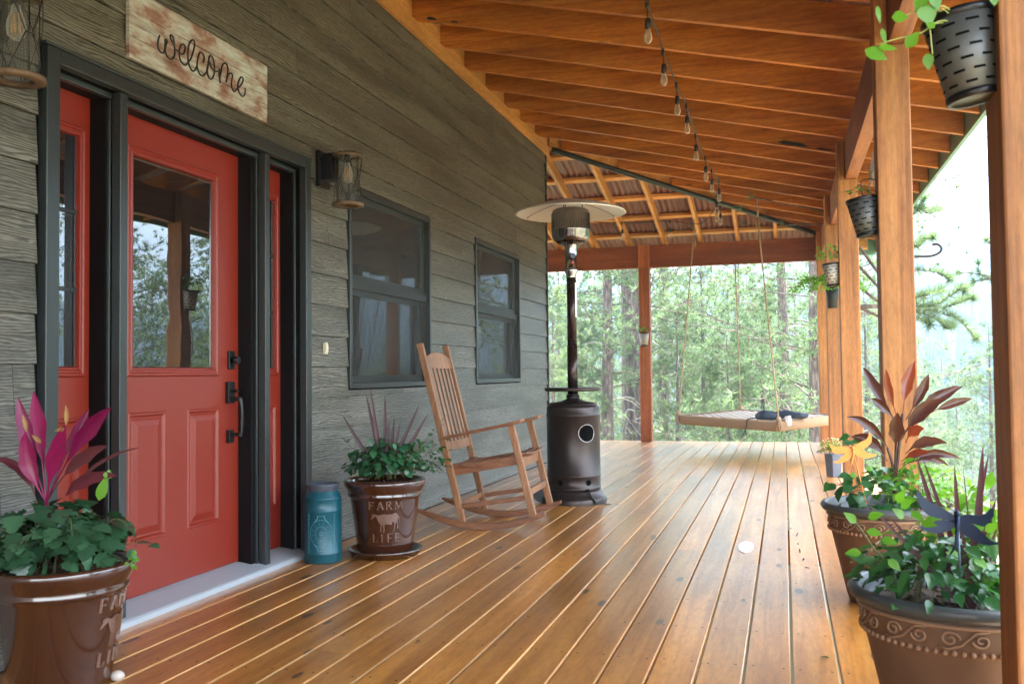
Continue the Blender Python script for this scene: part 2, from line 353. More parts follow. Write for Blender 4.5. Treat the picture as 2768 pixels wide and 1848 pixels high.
# ------------------------------------------------------------------ ground, hills
def ground_z(x, y):
    d = max(0, y-13.2, x-3.4) if (y > 13.2 or x > 3.4) else 0
    d = math.hypot(max(0, y-13.2), max(0, x-3.4))
    z = -1.0-11.5*(1-math.exp(-d/30.))
    if d > 90: z += 105*(1-math.exp(-((d-90)/430.)**2))*(.82+.22*math.sin(math.atan2(x, y+1)*5.+.9)+.08*math.sin(math.atan2(x, y+1)*17))
    return z+.5*math.sin(x*.21)*math.cos(y*.17)*min(1, d/10)
g = MB(); n = 130
def gc(i): t = (i/(n-1))*2-1; return 1600*math.copysign(abs(t)**3.2, t)
vs = [(gc(i)+3, gc(j)+8, ground_z(gc(i)+3, gc(j)+8)) for j in range(n) for i in range(n)]
g.add(vs, [(j*n+i, j*n+i+1, (j+1)*n+i+1, (j+1)*n+i) for j in range(n-1) for i in range(n-1)], True)
q = N('forest_floor'); n1 = q.n('ShaderNodeTexNoise', Scale=.35, Detail=8.); q.l(q.coords((1,1,1), False), n1.inputs[0])
q.l(q.ramp(n1.outputs[0], [(.35,(.10,.11,.05)),(.55,(.18,.165,.095)),(.7,(.27,.23,.16))]), q.b.inputs['Base Color']); q.b.inputs['Roughness'].default_value = 1
tag(g.build('ground', q.m), kind='structure')

# ------------------------------------------------------------------ deck
PITCHB = .1465; DX0 = 2.494-17*PITCHB
d = MB(); de = MB()
rd = random.Random(3)
for i in range(-22, 22):
    x0 = DX0+i*PITCHB+.0042; x1 = x0+PITCHB-.0084
    y0 = -6.0 if x1 > .02 else 9.86
    if x0 < -.02 and x1 > .02: x0 = .0
    if x0 > 3.1: break
    ys = [y0]
    if x1 > .02: ys += [rd.uniform(0.5, 6.5), rd.uniform(8, 12)] if i % 3 == 0 else [rd.choice((1.2,4.4,7.6))+rd.uniform(-.5,.5)+4.0]
    ys.append(13.05)
    for a, b in zip(ys, ys[1:]):
        a += .001; b -= .001; c = .004; t = 0; dz = rd.uniform(-.0006, .0006)
        prof = [(x0, -.004), (x0+c*.35, -.0012), (x0+c, 0), (x1-c, 0), (x1-c*.35, -.0012), (x1, -.004)]
        k = len(prof)
        d.add([(x, a, z+dz) for x, z in prof]+[(x, b, z+dz) for x, z in prof], [(j, j+1, k+j+1, k+j) for j in range(1, k-2)]+[tuple(range(k))[::-1], tuple(range(k, 2*k))], False)
        de.add([(x0,a,-.026),(x0,a,-.004+dz),(x0+c*.35,a,-.0012+dz),(x0,b,-.026),(x0,b,-.004+dz),(x0+c*.35,b,-.0012+dz),
                (x1,a,-.026),(x1,a,-.004+dz),(x1-c*.35,a,-.0012+dz),(x1,b,-.026),(x1,b,-.004+dz),(x1-c*.35,b,-.0012+dz)],
               [(0,3,4,1),(1,4,5,2),(6,7,10,9),(7,8,11,10),(0,6,9,3)])
deck = tag(d.build('floor', DECK), kind='structure')
de.build('board_edge', DECK_EDGE, deck)
nl = MB()
for i in range(-1, 22):
    xa = DX0+i*PITCHB
    for j in range(-4, 32):
        y = .42*j+.2
        for xx in (xa+.026, xa+PITCHB-.026):
            if xx < .03 or xx > 3.05: continue
            cx, cy = xx+rd.uniform(-.004,.004), y+rd.uniform(-.008,.008)
            nl.add([(cx+.0050*math.cos(a*PI/3), cy+.0050*math.sin(a*PI/3), .0014) for a in range(6)], [tuple(range(6))])
tag(nl.build('nail_head', plain('nail', (.02,.014,.012), .7), deck), kind='stuff')
f = MB(); f.box(-3.4, 3.12, 13.052, 13.09, -.24, -.003); f.box(3.104, 3.14, -6, 13.05, -.24, -.003)
for y in (0, 3, 6, 9, 12.8): f.box(.0, 3.1, y, y+.04, -.24, -.03)
f.build('rim_board', W_CEILY, deck)

# ------------------------------------------------------------------ house
H = thing('house', 'grey lap sided house with red front door and two windows beside the porch', 'house', (0, 6, 0))
OPEN = [(2.60, 4.53, -.1, 2.15), (4.985, 6.33, .873, 2.118), (7.345, 8.72, .873, 2.118)]
sd_ = MB(); rs = random.Random(11)
EXP = .1735; zb0 = .839-5*EXP
for k in range(0, 21):
    z0 = max(.006, zb0+k*EXP); z1 = min(zb0+(k+1)*EXP, 3.372)
    if z1 <= z0: continue
    if z1 < 3.37: z1 -= .0020
    zs = sorted({z0, z1}|{z for o in OPEN for z in (o[2], o[3]) if z0 < z < z1})
    seams = [-6.]; y = -6+rs.uniform(.8, 3.3)
    while y < 9.6: seams.append(y); y += rs.uniform(2.6, 3.66)
    seams.append(9.80)
    for sa, sb in zip(seams, seams[1:]):
        sb -= .0022
        for za, zb_ in zip(zs, zs[1:]):
            iv = [(sa, sb)]
            for o in OPEN:
                if o[2] < (za+zb_)/2 < o[3]:
                    iv = [p for a, b in iv for p in ((a, min(b, o[0])), (max(a, o[1]), b)) if p[1] > p[0]+.001]
            for a, b in iv:
                def X(z): return .013*(1-(z-(zb0+k*EXP))/EXP)
                sd_.add([(X(za),a,za),(X(za),b,za),(X(zb_),b,zb_),(X(zb_),a,zb_)], [(0,1,2,3)])
                if za == z0: sd_.add([(-.004,a,za),(-.004,b,za),(X(za),b,za),(X(za),a,za)], [(0,1,2,3)])
sd_.build('wall', SIDING, H)
bk = MB()      # sheathing behind the boards and house body; near-black colour paints shadow into lap slits
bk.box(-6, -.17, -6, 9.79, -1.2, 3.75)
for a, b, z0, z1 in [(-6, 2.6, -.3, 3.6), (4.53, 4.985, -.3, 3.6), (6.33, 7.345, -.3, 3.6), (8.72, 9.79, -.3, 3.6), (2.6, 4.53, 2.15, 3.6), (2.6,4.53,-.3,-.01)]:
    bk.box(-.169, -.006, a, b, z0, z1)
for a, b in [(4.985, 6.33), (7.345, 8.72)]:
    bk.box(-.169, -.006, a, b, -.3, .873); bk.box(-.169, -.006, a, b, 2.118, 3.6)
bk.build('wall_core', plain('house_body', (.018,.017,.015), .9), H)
ct = MB(); ct.box(-.10, .022, 9.802, 9.826, 0, 3.36); ct.box(-6, -.1, 9.795, 9.82, -.2, 3.5); ct.build('corner_trim', TRIM, H, bevel=.002)
# --- door unit
df = MB()
Zt = 2.135
df.box(-.01, .030, 2.622, 2.683, 0.0, Zt); df.box(-.01, .030, 4.45, 4.508, 0.0, Zt)
df.box(-.01, .030, 2.685, 4.448, 2.083, Zt)
df.box(-.01, .034, 2.612, 4.518, Zt+.002, Zt+.014)
for a in (3.017, 4.071): df.box(-.03, .012, a, a+.042, .02, 2.081)
for a, b in ((2.686, 3.015), (3.061, 4.069), (4.115, 4.447)): df.box(-.055, -.028, a, b, 2.058, 2.08)
for a in (2.686, 3.0, 3.061, 4.054, 4.115, 4.432): df.box(-.045, -.030, a+(.0 if a in (2.686,3.061,4.115) else .005), a+.010+(.0 if a in (2.686,3.061,4.115) else .005), .03, 2.056)
DF = df.build('door_frame', TRIMG, H, bevel=.003)
jb = MB()
for a, b in ((2.60, 2.70), (2.999, 3.043), (4.03, 4.126), (4.43, 4.53)): jb.box(-.165, -.045, a, b, .0, 2.09)
jb.box(-.165, -.056, 2.6, 4.53, 2.06, 2.148); jb.build('jamb', BLACKJ, DF)
sw = MB()
for a, b in ((2.66, 3.055), (3.055, 4.08), (4.08, 4.47)):
    sw.add([(-.14,a,.0),(.045,a,.0),(.045,b,.0),(-.14,b,.0),(-.14,a,.05),(-.10,a,.046),(.035,a,.026),(.045,a,.020),(-.14,b,.05),(-.10,b,.046),(.035,b,.026),(.045,b,.020)],
           [(4,8,9,5),(5,9,10,6),(6,10,11,7),(7,11,2,1),(0,1,7,6,5,4),(3,8,9,10,11,2)])
sw.build('sill', SILL, DF)
def slab(nm, a, b, z0, z1, x, gl, panels, parent, label=None):
    mb = MB(); gy0, gy1, gz0, gz1 = gl; x0 = x-.04
    # slab face cut around glass and panels: horizontal bands
    holes = [gl]+panels
    zs = sorted({z0, z1}|{h[2] for h in holes}|{h[3] for h in holes})
    for za, zb_ in zip(zs, zs[1:]):
        iv = [(a, b)]
        for h in holes:
            if h[2] <= za+1e-6 and h[3] >= zb_-1e-6: iv = [p for u, v in iv for p in ((u, min(v, h[0])), (max(u, h[1]), v)) if p[1] > p[0]+1e-4]
        for u, v in iv: mb.add([(x,u,za),(x,v,za),(x,v,zb_),(x,u,zb_)], [(0,1,2,3)])
    mb.add([(x,a,z0),(x,a,z1),(x0,a,z1),(x0,a,z0),(x,b,z0),(x,b,z1),(x0,b,z1),(x0,b,z0)], [(0,1,2,3),(4,7,6,5),(1,5,6,2),(0,3,7,4)])
    def rings(h, prof):
        y0, y1, q0, q1 = h; vs = []
        for ins, dx in prof: vs += [(x+dx,y0+ins,q0+ins),(x+dx,y1-ins,q0+ins),(x+dx,y1-ins,q1-ins),(x+dx,y0+ins,q1-ins)]
        fs = [(4*i+j, 4*i+(j+1)%4, 4*i+4+(j+1)%4, 4*i+4+j) for i in range(len(prof)-1) for j in range(4)]
        return vs, fs, 4*(len(prof)-1)
    for h in panels:
        vs, fs, l = rings(h, [(0,0),(.004,.004),(.012,.004),(.020,-.006),(.028,-.007),(.034,-.004),(.058,.003)]); mb.add(vs, fs+[(l,l+1,l+2,l+3)])
    vs, fs, l = rings(gl, [(-.0,0),(0,.006),(.006,.012),(.014,.012),(.018,.007),(.026,.007),(.030,.011),(.036,.010),(.042,-.006)]); mb.add(vs, fs)
    o = mb.build(nm, RED, parent)
    if label: o['label'] = label
    g_ = MB(); i = .040; g_.add([(x-.004,gy0+i,gz0+i),(x-.004,gy1-i,gz0+i),(x-.004,gy1-i,gz1-i),(x-.004,gy0+i,gz1-i)], [(0,1,2,3)])
    g_.box(x-.03, x-.006, gy0+i, gy1-i, gz0+i, gz1-i)
    g_.build('glass', DOORGL, o); return o
door = slab('door', 3.045, 4.029, .052, 2.060, -.118, (3.205, 3.852, .965, 1.935), [(3.225,3.472,.272,.815), (3.622,3.868,.272,.815)], H, 'red front door with half glass')
# spacer bar at the edge of the glazing
sp = MB(); sp.box(-.1215, -.119, 3.799, 3.806, 1.01, 1.888); sp.box(-.1215,-.119,3.25,3.80,1.882,1.889); sp.build('glazing_spacer', CHROME, door)
slL = slab('sidelight', 2.70, 2.999, .052, 2.060, -.118, (2.722,2.972,.965,1.935), [(2.745,2.955,.272,.81)], H)
slR = slab('sidelight', 4.126, 4.43, .052, 2.060, -.118, (4.155,4.405,.965,1.935), [(4.175,4.385,.272,.81)], H)
for a, b, sl0 in ((2.765,2.930,slL),(4.198,4.363,slR)):
    for zz in (1.30, 1.60): mt = MB(); mt.box(-.1215, -.1165, a, b, zz-.008, zz+.008); mt.build('muntin', TRIM, sl0)
hw = MB(); hw.box(-.118, -.105, 3.935, 3.985, .997, 1.087); hw.build('deadbolt', BLACKM, door, bevel=.003)
hk = MB(); hk.tube([(-.105,3.96,1.042),(-.070,3.96,1.042)], .019, 14); hk.build('thumb_turn', BLACKM, door)
hh = MB(); hh.box(-.118, -.098, 3.918, 3.972, .832, .937); hh.box(-.118, -.098, 3.925, 3.965, .640, .702)
hh.box(-.098, -.05, 3.935, 3.955, .842, .862); hh.box(-.098,-.05,3.935,3.955,.672,.688)
hh.tube(spline([(-.052,3.946,.858),(-.045,3.946,.80),(-.045,3.946,.72),(-.052,3.946,.67)]), .0095, 8); hh.box(-.098,-.062,3.938,3.952,.885,.897)
hh.build('handle', BLACKM, door, bevel=.002)
# --- windows
def window(a, b, z0, z1):
    mb = MB(); t = .032; x0, x1 = -.012, .020
    mb.box(x0,x1,a,b,z0,z0+t); mb.box(x0,x1,a,b,z1-t,z1); mb.box(x0,x1,a,a+t,z0+t,z1-t); mb.box(x0,x1,b-t,b,z0+t,z1-t)
    o = mb.build('window', TRIMG, H, bevel=.003)
    s_ = MB(); zc = z0+.63; s1 = .045
    y0, y1 = a+t, b-t
    s_.box(-.045,-.006,y0,y1,zc-.022,zc+.022)
    for zz0, zz1, xx in ((z0+t, zc-.022, -.05), (zc+.022, z1-t, -.03)):
        s_.box(xx-.02,xx,y0,y1,zz0,zz0+s1); s_.box(xx-.02,xx,y0,y1,zz1-s1*.8,zz1); s_.box(xx-.02,xx,y0,y0+s1,zz0+s1,zz1-s1*.8); s_.box(xx-.02,xx,y1-s1,y1,zz0+s1,zz1-s1*.8)
    s_.build('sash', TRIM, o, bevel=.002)
    g_ = MB()
    g_.box(-.066,-.062,y0+.02,y1-.02,z0+t+.02,zc); g_.box(-.045,-.041,y0+.02,y1-.02,zc,z1-t-.02)
    g_.build('pane', WINGL, o)
    sc_ = MB(); sc_.add([(-.004,y0,z0+t),(-.004,y1,z0+t),(-.004,y1,z1-t),(-.004,y0,z1-t)], [(0,1,2,3)]); sc_.build('insect_screen', SCREEN, o)
    i_ = MB(); i_.box(-.1,-.075,y0,y1,z0+t,z0+t+.17); i_.box(-.16,-.12,y1-.52,y1-.36,z0+.2,z1-.2)
    i_.build('interior_sill', plain('brown_interior', (.10,.035,.03), .6), o)
    return o
window(4.995, 6.322, .883, 2.108); window(7.353, 8.708, .883, 2.108)
db = MB(); db.ball((.022, 4.688, 1.114), .036, 10, 8, (.35,.42,1)); db.box(.008,.024,4.674,4.702,1.082,1.146)
tag(db.build('doorbell', CREAM), 'small ivory doorbell button on the siding right of the door', 'doorbell')

# ------------------------------------------------------------------ welcome sign
sb = MB(); sb.box(.012, .026, 3.042, 4.056, 2.228, 2.510)
for a, b in ((2.226, 2.3130), (2.3150, 2.418), (2.420, 2.512)): sb.box(.0262, .032, 3.040, 4.058, a, b)
sg = thing('welcome_sign', 'weathered wooden board reading welcome in black script above the door', 'sign', (.012, 3.55, 2.226))
sb.build('board', SIGNW, sg, bevel=.002)
def wallpt(px, py, X):   # where the traced lettering sits on the board (measured from its corners)
    dd = Fd+Rt*((px-1384)/2497.5)-Up*((py-924)/2497.5); t = (X-CAMP.x)/dd.x; P = CAMP+dd*t; return (P.y, P.z)
strokes = [
 [(215,250),(190,330),(180,430),(200,510),(245,570),(290,560),(312,500),(315,400),(318,335),(340,325),(352,370),(325,450),(322,540),(350,630),(425,690),(480,640),(495,540),(480,420),(430,340),(410,270),(425,240),(460,280),(480,380),(495,490),(560,540)],
 [(560,540),(640,600),(680,520),(680,440),(640,412),(600,450),(575,560),(590,690),(650,780),(700,795),(735,740)],
 [(735,740),(790,680),(845,500),(860,380),(825,330),(770,380),(740,500),(735,650),(760,800),(820,905),(870,880),(905,800)],
 [(1018,755),(1035,650),(1010,590),(960,560),(930,640),(905,760),(915,880),(960,970),(1020,990),(1080,920)],
 [(1080,920),(1110,760),(1130,640),(1170,630),(1205,700),(1225,830),(1215,970),(1170,1055),(1115,1010),(1095,900),(1110,800),(1130,720),(1160,830),(1225,895),(1300,915)],
 [(1315,870),(1310,960),(1330,1130)], [(1320,1050),(1345,920),(1370,800),(1415,760),(1460,800),(1470,900),(1440,1110)],
 [(1440,1110),(1475,990),(1520,945),(1555,980),(1545,1080),(1540,1190),(1585,1285),(1640,1230)],
 [(1640,1230),(1700,1180),(1745,1110),(1750,1040),(1715,1015),(1675,1080),(1655,1180),(1680,1300),(1740,1370),(1785,1330),(1790,1220)]]
lt = MB()
for st in strokes:
    P = []
    for (a, b) in st:
        y, z = wallpt(400+a*320/2182, 60+b*320/2182, .034); P.append((.0345, y, z))
    lt.tube(spline(P, 5), .0038, 6)
lt.build('lettering', plain('black_letter_paint', (.015,.012,.012), .5), sg)

# ------------------------------------------------------------------ roof
RZ = lambda x: 3.469-.229*x
FZ = lambda y: 3.469+.229*9.82-.229*y
RF = thing('porch_roof', 'orange stained porch roof of closely spaced rafters over the deck', 'roof', (1.5, 6, 2.785))
lg = MB(); lg.box(0.016, .046, -6, 9.86, 3.362, 3.462); lg.build('ledger_board', W_LEDGER, RF, bevel=.002)
bl = MB(); bl.box(.0, .02, -6, 9.86, 3.463, 3.70); bl.build('blocking', W_LEDGER, RF)
rn = random.Random(5)
for i in range(-23, 11):
    y = 7.10+.559*i
    if y > 9.84:
        xs = (y-9.82)*.967+.10
    else: xs = .021
    y0, y1 = y, y+.042; D_ = .19; wob = rn.uniform(-.004,.004)
    r_ = MB(); r_.hexa([(xs,y0,RZ(xs)),(3.74,y0,RZ(3.74)+wob),(3.74,y1,RZ(3.74)+wob),(xs,y1,RZ(xs)),(xs,y0,RZ(xs)+D_),(3.74,y0,RZ(3.74)+D_),(3.74,y1,RZ(3.74)+D_),(xs,y1,RZ(xs)+D_)])
    o = r_.build('rafter', W_CEIL, RF, bevel=.002)
for x in [-.59+.5*k-2 for k in range(0, 11)]+[-.09+.003]:
    if -.2 > x > -2.2 or x < -3: pass
for k in range(-6, 6):
    x = .41+.5*k-.5+.5
    ys = 9.83 if x < .03 else 9.82+(x-.03)/.967+.03
    r_ = MB(); D_ = .14; x0, x1 = x-.02, x+.02; ye = 13.7
    r_.hexa([(x0,ys,FZ(ys)),(x1,ys,FZ(ys)),(x1,ye,FZ(ye)),(x0,ye,FZ(ye)),(x0,ys,FZ(ys)+D_),(x1,ys,FZ(ys)+D_),(x1,ye,FZ(ye)+D_),(x0,ye,FZ(ye)+D_)])
    r_.build('far_rafter', W_FAR, RF, bevel=.002)
# hip rafter with metal channel
ha, hb = V((.035, 9.86, 3.455)), V((3.10, 13.03, 2.745))
hd = (hb-ha).normalized(); hw_ = V((hd.y, -hd.x, 0)).normalized()
hp = MB(); hp.bar(ha+V((0,0,.09)), hb+hd*.75+V((0,0,.09)), hw_*.045, V((0,0,.20))); hp.build('hip_rafter', W_FAR, RF, bevel=.002)
hc = MB(); off = hw_*.050-V((0,0,.028)); hc.tube([ha+off+hd*.02, hb+off-hd*.28], .030, 10)
for k in range(6): 
    p = ha+off+hd*(.25+.72*k)+hw_*.026-V((0,0,.012)); hc.ball(p, .009, 6, 4)
hc.build('metal_channel', HIPMETAL, RF)
pu = MB()
for k in range(8):
    y = 10.43+.638*k-.6
    if y > 13.6: break
    xe = min(3.7, (y-9.82)*.967) if y > 9.9 else -.2
    z = FZ(y)+.142; pu.hexa([(-3,y-.044,FZ(y-.044)+.142),(xe,y-.044,FZ(y-.044)+.142),(xe,y+.044,FZ(y+.044)+.142),(-3,y+.044,FZ(y+.044)+.142),(-3,y-.044,FZ(y-.044)+.18),(xe,y-.044,FZ(y-.044)+.18),(xe,y+.044,FZ(y+.044)+.18),(-3,y+.044,FZ(y+.044)+.18)])
pu.build('purlin', W_FARX, RF)
p2 = MB()
for k in range(6):
    x = .35+.62*k; ye = 9.84+x/.967 if x > .1 else 9.84
    p2.hexa([(x-.044,-6,RZ(x-.044)+.192),(x+.044,-6,RZ(x+.044)+.192),(x+.044,ye,RZ(x+.044)+.192),(x-.044,ye,RZ(x-.044)+.192),(x-.044,-6,RZ(x-.044)+.23),(x+.044,-6,RZ(x+.044)+.23),(x+.044,ye,RZ(x+.044)+.23),(x-.044,ye,RZ(x-.044)+.23)])
p2.build('purlin', W_CEILY, RF)
def corr(fn, u0, u1, du=.0125):   # corrugated sheet: ribs run along the slope
    mb = MB(); k = int((u1-u0)/du); prev = None
    prof = [0, .006, .016, .018, .016, .006]
    for i in range(k+1):
        u = u0+i*du; h = prof[i % 6]; a, b = fn(u)
        a = V(a)+V((0,0,h)); b = V(b)+V((0,0,h)); mb.v += [tuple(a), tuple(b)]
        if i: n_ = len(mb.v); mb.f.append([n_-4, n_-3, n_-1, n_-2]); mb.sm.append(False)
    return mb
def farf(x):
    ys = 9.82+max(0, x)/.967 if x > 0 else 9.3
    ys = min(ys, 13.78); return (x, ys, FZ(ys)+.182), (x, 13.8, FZ(13.8)+.182)
corr(farf, -3.2, 3.8).build('roofing_sheet', ROOFM, RF)
def nearf(y):
    xs = .0 if y < 9.82 else (y-9.82)*.967
    return (xs, y, RZ(xs)+.232), (3.80, y, RZ(3.80)+.232)
corr(nearf, -6.2, 13.7).build('roofing_sheet', ROOFM, RF)
hr = MB(); hr.add([(-6.5,-6.2,5.1),(.0,-6.2,3.72),(.0,9.83,3.72),(-6.5,9.83,5.1)], [(0,1,2,3)]); hr.add([(-6.5,9.3,3.82),(0.0,9.3,3.82),(0,9.85,3.70),(-6.5,9.85,3.70)],[(0,1,2,3)])
hr.build('upper_roof', ROOFM, RF)
fa = MB(); fz = RZ(3.74)
fa.box(3.743, 3.775, -6.2, 13.76, fz-.02, fz+.245); fa.box(3.70, 3.742, -6.2, 13.76, fz+.20, fz+.245); fa.build('fascia', GREENF, RF, bevel=.003)
ff = MB(); ff.box(-3.2, 3.742, 13.705, 13.735, FZ(13.7)-.02, FZ(13.7)+.19); ff.build('fascia', GREENF, RF)
# beams
b_ = MB(); b_.box(2.985, 3.075, -6, 12.86, 2.475, 2.782); b_.build('beam', W_CEILY, RF, bevel=.004)
b_ = MB(); b_.box(-3.2, 3.09, 12.93, 13.02, 2.425, 2.735); b_.build('beam', W_BEAMX, RF, bevel=.004)
st = MB(); st.box(-.0,.0,0,0,0,0)
# dark stain patches on two rafters
ds = MB()
for (xa, xb, i, za, zb_) in ((2.47,2.73,2,.02,.045),(2.78,2.94,2,.016,.026),(.13,.21,-2,.014,.032),(.31,.37,-2,.010,.024)):
    y = 7.10+.559*i-.0012
    dx = (xb-xa)/5; pts = [(xa, y, RZ(xa)+za), (xa+dx, y, RZ(xa+dx)+.010), (xb-dx, y, RZ(xb-dx)+.012), (xb, y, RZ(xb)+za), (xb-dx, y, RZ(xb-dx)+zb_*.9), ((xa+xb)/2, y, RZ((xa+xb)/2)+zb_), (xa+dx, y, RZ(xa+dx)+zb_)]
    ds.add(pts, [tuple(range(len(pts)))])
ds.build('stain_mark', CARVED, RF)

# ------------------------------------------------------------------ posts
posts = [(2.075, 'nearest porch post, beside the biggest looking dark slotted bucket'), (4.586, 'second porch post from the camera, behind the rear brown planter'),
         (7.745, 'third porch post, with a pale slotted bucket hung on its side'), (10.13, 'fourth porch post, half hidden, with the fern hung on it'), (12.70, 'corner porch post at the far end behind the swing bed')]
def post_mb(h=2.785):
    p = MB(); p.box(0, .15, 0, .15, .0, 2.474)
    p.box(0, .058, 0, .15, 2.474, h); return p
P0 = None
for i, (y, lab) in enumerate(posts):
    if P0 is None:
        P0 = post_mb().build('porch_post', W_POST, bevel=.006); o = P0
    else: o = P0.copy(); COL.objects.link(o)
    o.location = (2.925, y, .0004); tag(o, 'orange stained square timber '+lab, 'post', 'timber posts carrying the porch roof')
p = MB(); p.box(0, .153, 0, .15, 0, 2.424); p.box(0,.153,0,.058,2.424,2.74)
o = p.build('porch_post', wood('dark_post_wood', (.20,.05,.015), (.33,.095,.03), (.42,.15,.05), axis=2, along=.7, across=26, rough=.6).m, bevel=.005)
o.location = (.556, 12.87, .0004); tag(o, 'orange stained square timber post in the middle of the far opening', 'post', 'timber posts carrying the porch roof')
ey = MB()
a = [(2.995+.012*math.cos(t*PI/8), 2.068, 1.32+.012*math.sin(t*PI/8)) for t in range(17)]
ey.tube([(2.995+.013*math.cos(t*PI/8), 2.064, 1.40+.013*math.sin(t*PI/8)) for t in range(17)], .0022, 6); ey.tube([(2.995,2.062,1.387),(2.995,2.078,1.387)], .003, 6)
tag(ey.build('screw_eye', IRON), 'small rusty ring hook screwed into the nearest post', 'hook')

# ------------------------------------------------------------------ wall lanterns
def lantern(y, label):
    t = thing('wall_lantern', label, 'wall lamp', (.0, y, 2.03), 'black wall lanterns with wooden rings')
    b = MB(); b.box(.013, .035, y-.065, y+.065, 2.015, 2.215); b.box(.035, .13, y-.03, y+.03, 2.185, 2.203); b.box(.035,.10,y-.045,y+.045,2.05,2.18); b.build('back_plate', BLACKM, t, bevel=.002)
    c = (.175, y); R1 = .078
    k = MB(); k.lathe([(.002,.215),(.03,.213),(.06,.206),(.06,.200),(.002,.198)], (c[0],c[1],1.995)); k.tube([(c[0],c[1],2.20),(c[0],c[1],2.145)], .018, 12)
    k.build('cap', BLACKM, t)
    r_ = MB(); r_.lathe([(R1-.016,.0),(R1+.004,0),(R1+.004,.014),(R1-.016,.014),(R1-.016,0)], (c[0],c[1],2.176)); r_.build('wooden_ring', RINGW, t); r_ = MB(); r_.lathe([(R1-.024,.0),(R1+.010,0),(R1+.010,.016),(R1-.024,.016),(R1-.024,0)], (c[0],c[1],1.902)); r_.build('wooden_ring', RINGW, t)
    g_ = MB(); g_.lathe([(R1-.012,0),(R1-.012,.258)], (c[0],c[1],1.918), 36); g_.build('glass_shade', LAMPGL, t)
    w_ = MB(); n_ = 4
    for i in range(n_):
        a0 = i*2*PI/n_+.5; f_ = lambda a, z: (c[0]+(R1-.002)*math.cos(a), c[1]+(R1-.002)*math.sin(a), z)
        hgt = PI/n_
        for s_ in (-1, 1):
            w_.tube([f_(a0+s_*hgt*q/6*.82, 1.918+.125*q/6) for q in range(7)], .0022, 5); w_.tube([f_(a0+s_*hgt*(.82-q/6*.82), 2.043+.133*q/6) for q in range(7)], .0022, 5)
        w_.tube([f_(a0+hgt*.82+q/4*hgt*.36, 2.043) for q in range(5)], .0028, 5)
        w_.tube([f_(a0+hgt, 1.918), f_(a0+hgt, 2.176)], .002, 5)
    w_.build('wire_cage', BLACKM, t)
    bu = MB(); bu.lathe([(.012,.0),(.016,-.02),(.026,-.05),(.030,-.075),(.026,-.098),(.012,-.112),(.001,-.115)], (c[0],c[1],2.145), 20); bu.build('bulb', BULB, t)
    fl = MB()
    for i in range(5):
        a = i*2*PI/5; fl.tube([(c[0]+.008*math.cos(a),c[1]+.008*math.sin(a),2.12),(c[0]+.014*math.cos(a),c[1]+.014*math.sin(a),2.055)], .0018, 4)
    fl.build('filament', AMBER, t)
lantern(4.655, 'black cage wall lantern with wooden rings between the door and the window')
lantern(2.335, 'black cage wall lantern left of the door beside the welcome board')

# ------------------------------------------------------------------ string lights
sl_ = thing('string_light', 'black cord of clear bulbs strung along under the rafters to the far corner', 'string lights', (1.79, 7, 3.03))
pts = [(1.80,-1.,3.03),(1.80,2.4,3.035),(1.797,4.2,3.03),(1.795,5.105,3.02),(1.784,5.974,3.03),(1.786,6.7,3.03),(1.806,7.204,3.02),(1.79,8.17,3.03),(1.79,9.13,3.03),(1.82,9.75,3.03),(1.85,10.3,3.0),(1.76,11.0,3.02),(1.74,11.6,3.03)]
cb = MB(); cb.tube(spline(pts, 5), .0055, 6)
cb.tube(spline([(1.74,11.6,3.03),(1.5,12.12,2.88),(1.09,12.15,2.935),(.46,12.13,2.945),(-.2,12.0,3.0),(-1,11.9,3.05)],6), .0045, 5)
cb.build('cord', WIRE, sl_)
bp = [(1.797,4.25),(1.795,5.105),(1.784,5.90),(1.79,6.62),(1.806,7.16),(1.79,8.10),(1.80,9.0),(1.815,9.6),(1.85,10.15),(1.77,10.95),(1.73,11.5),(1.76,11.75)]
ends = [(x, y, 3.02) for x, y in bp]+[(1.09,12.15,2.935),(.46,12.13,2.945)]
for x, y, z in ends:
    k = MB(); dz = z
    k.tube([(x,y,dz+.012),(x,y,dz-.03)], .010, 8); k.tube([(x,y,dz-.03),(x+.004,y,dz-.085)], .0032, 5); k.lathe([(.003,-.085),(.014,-.09),(.017,-.11),(.017,-.145),(.013,-.148)], (x+.004,y,dz), 12)
    so_ = k.build('socket', WIRE, sl_)
    k = MB(); k.lathe([(.012,-.146),(.014,-.158),(.021,-.180),(.0235,-.198),(.020,-.218),(.009,-.230),(.001,-.232)], (x+.004,y,dz), 14); k.build('bulb', BULB, sl_)

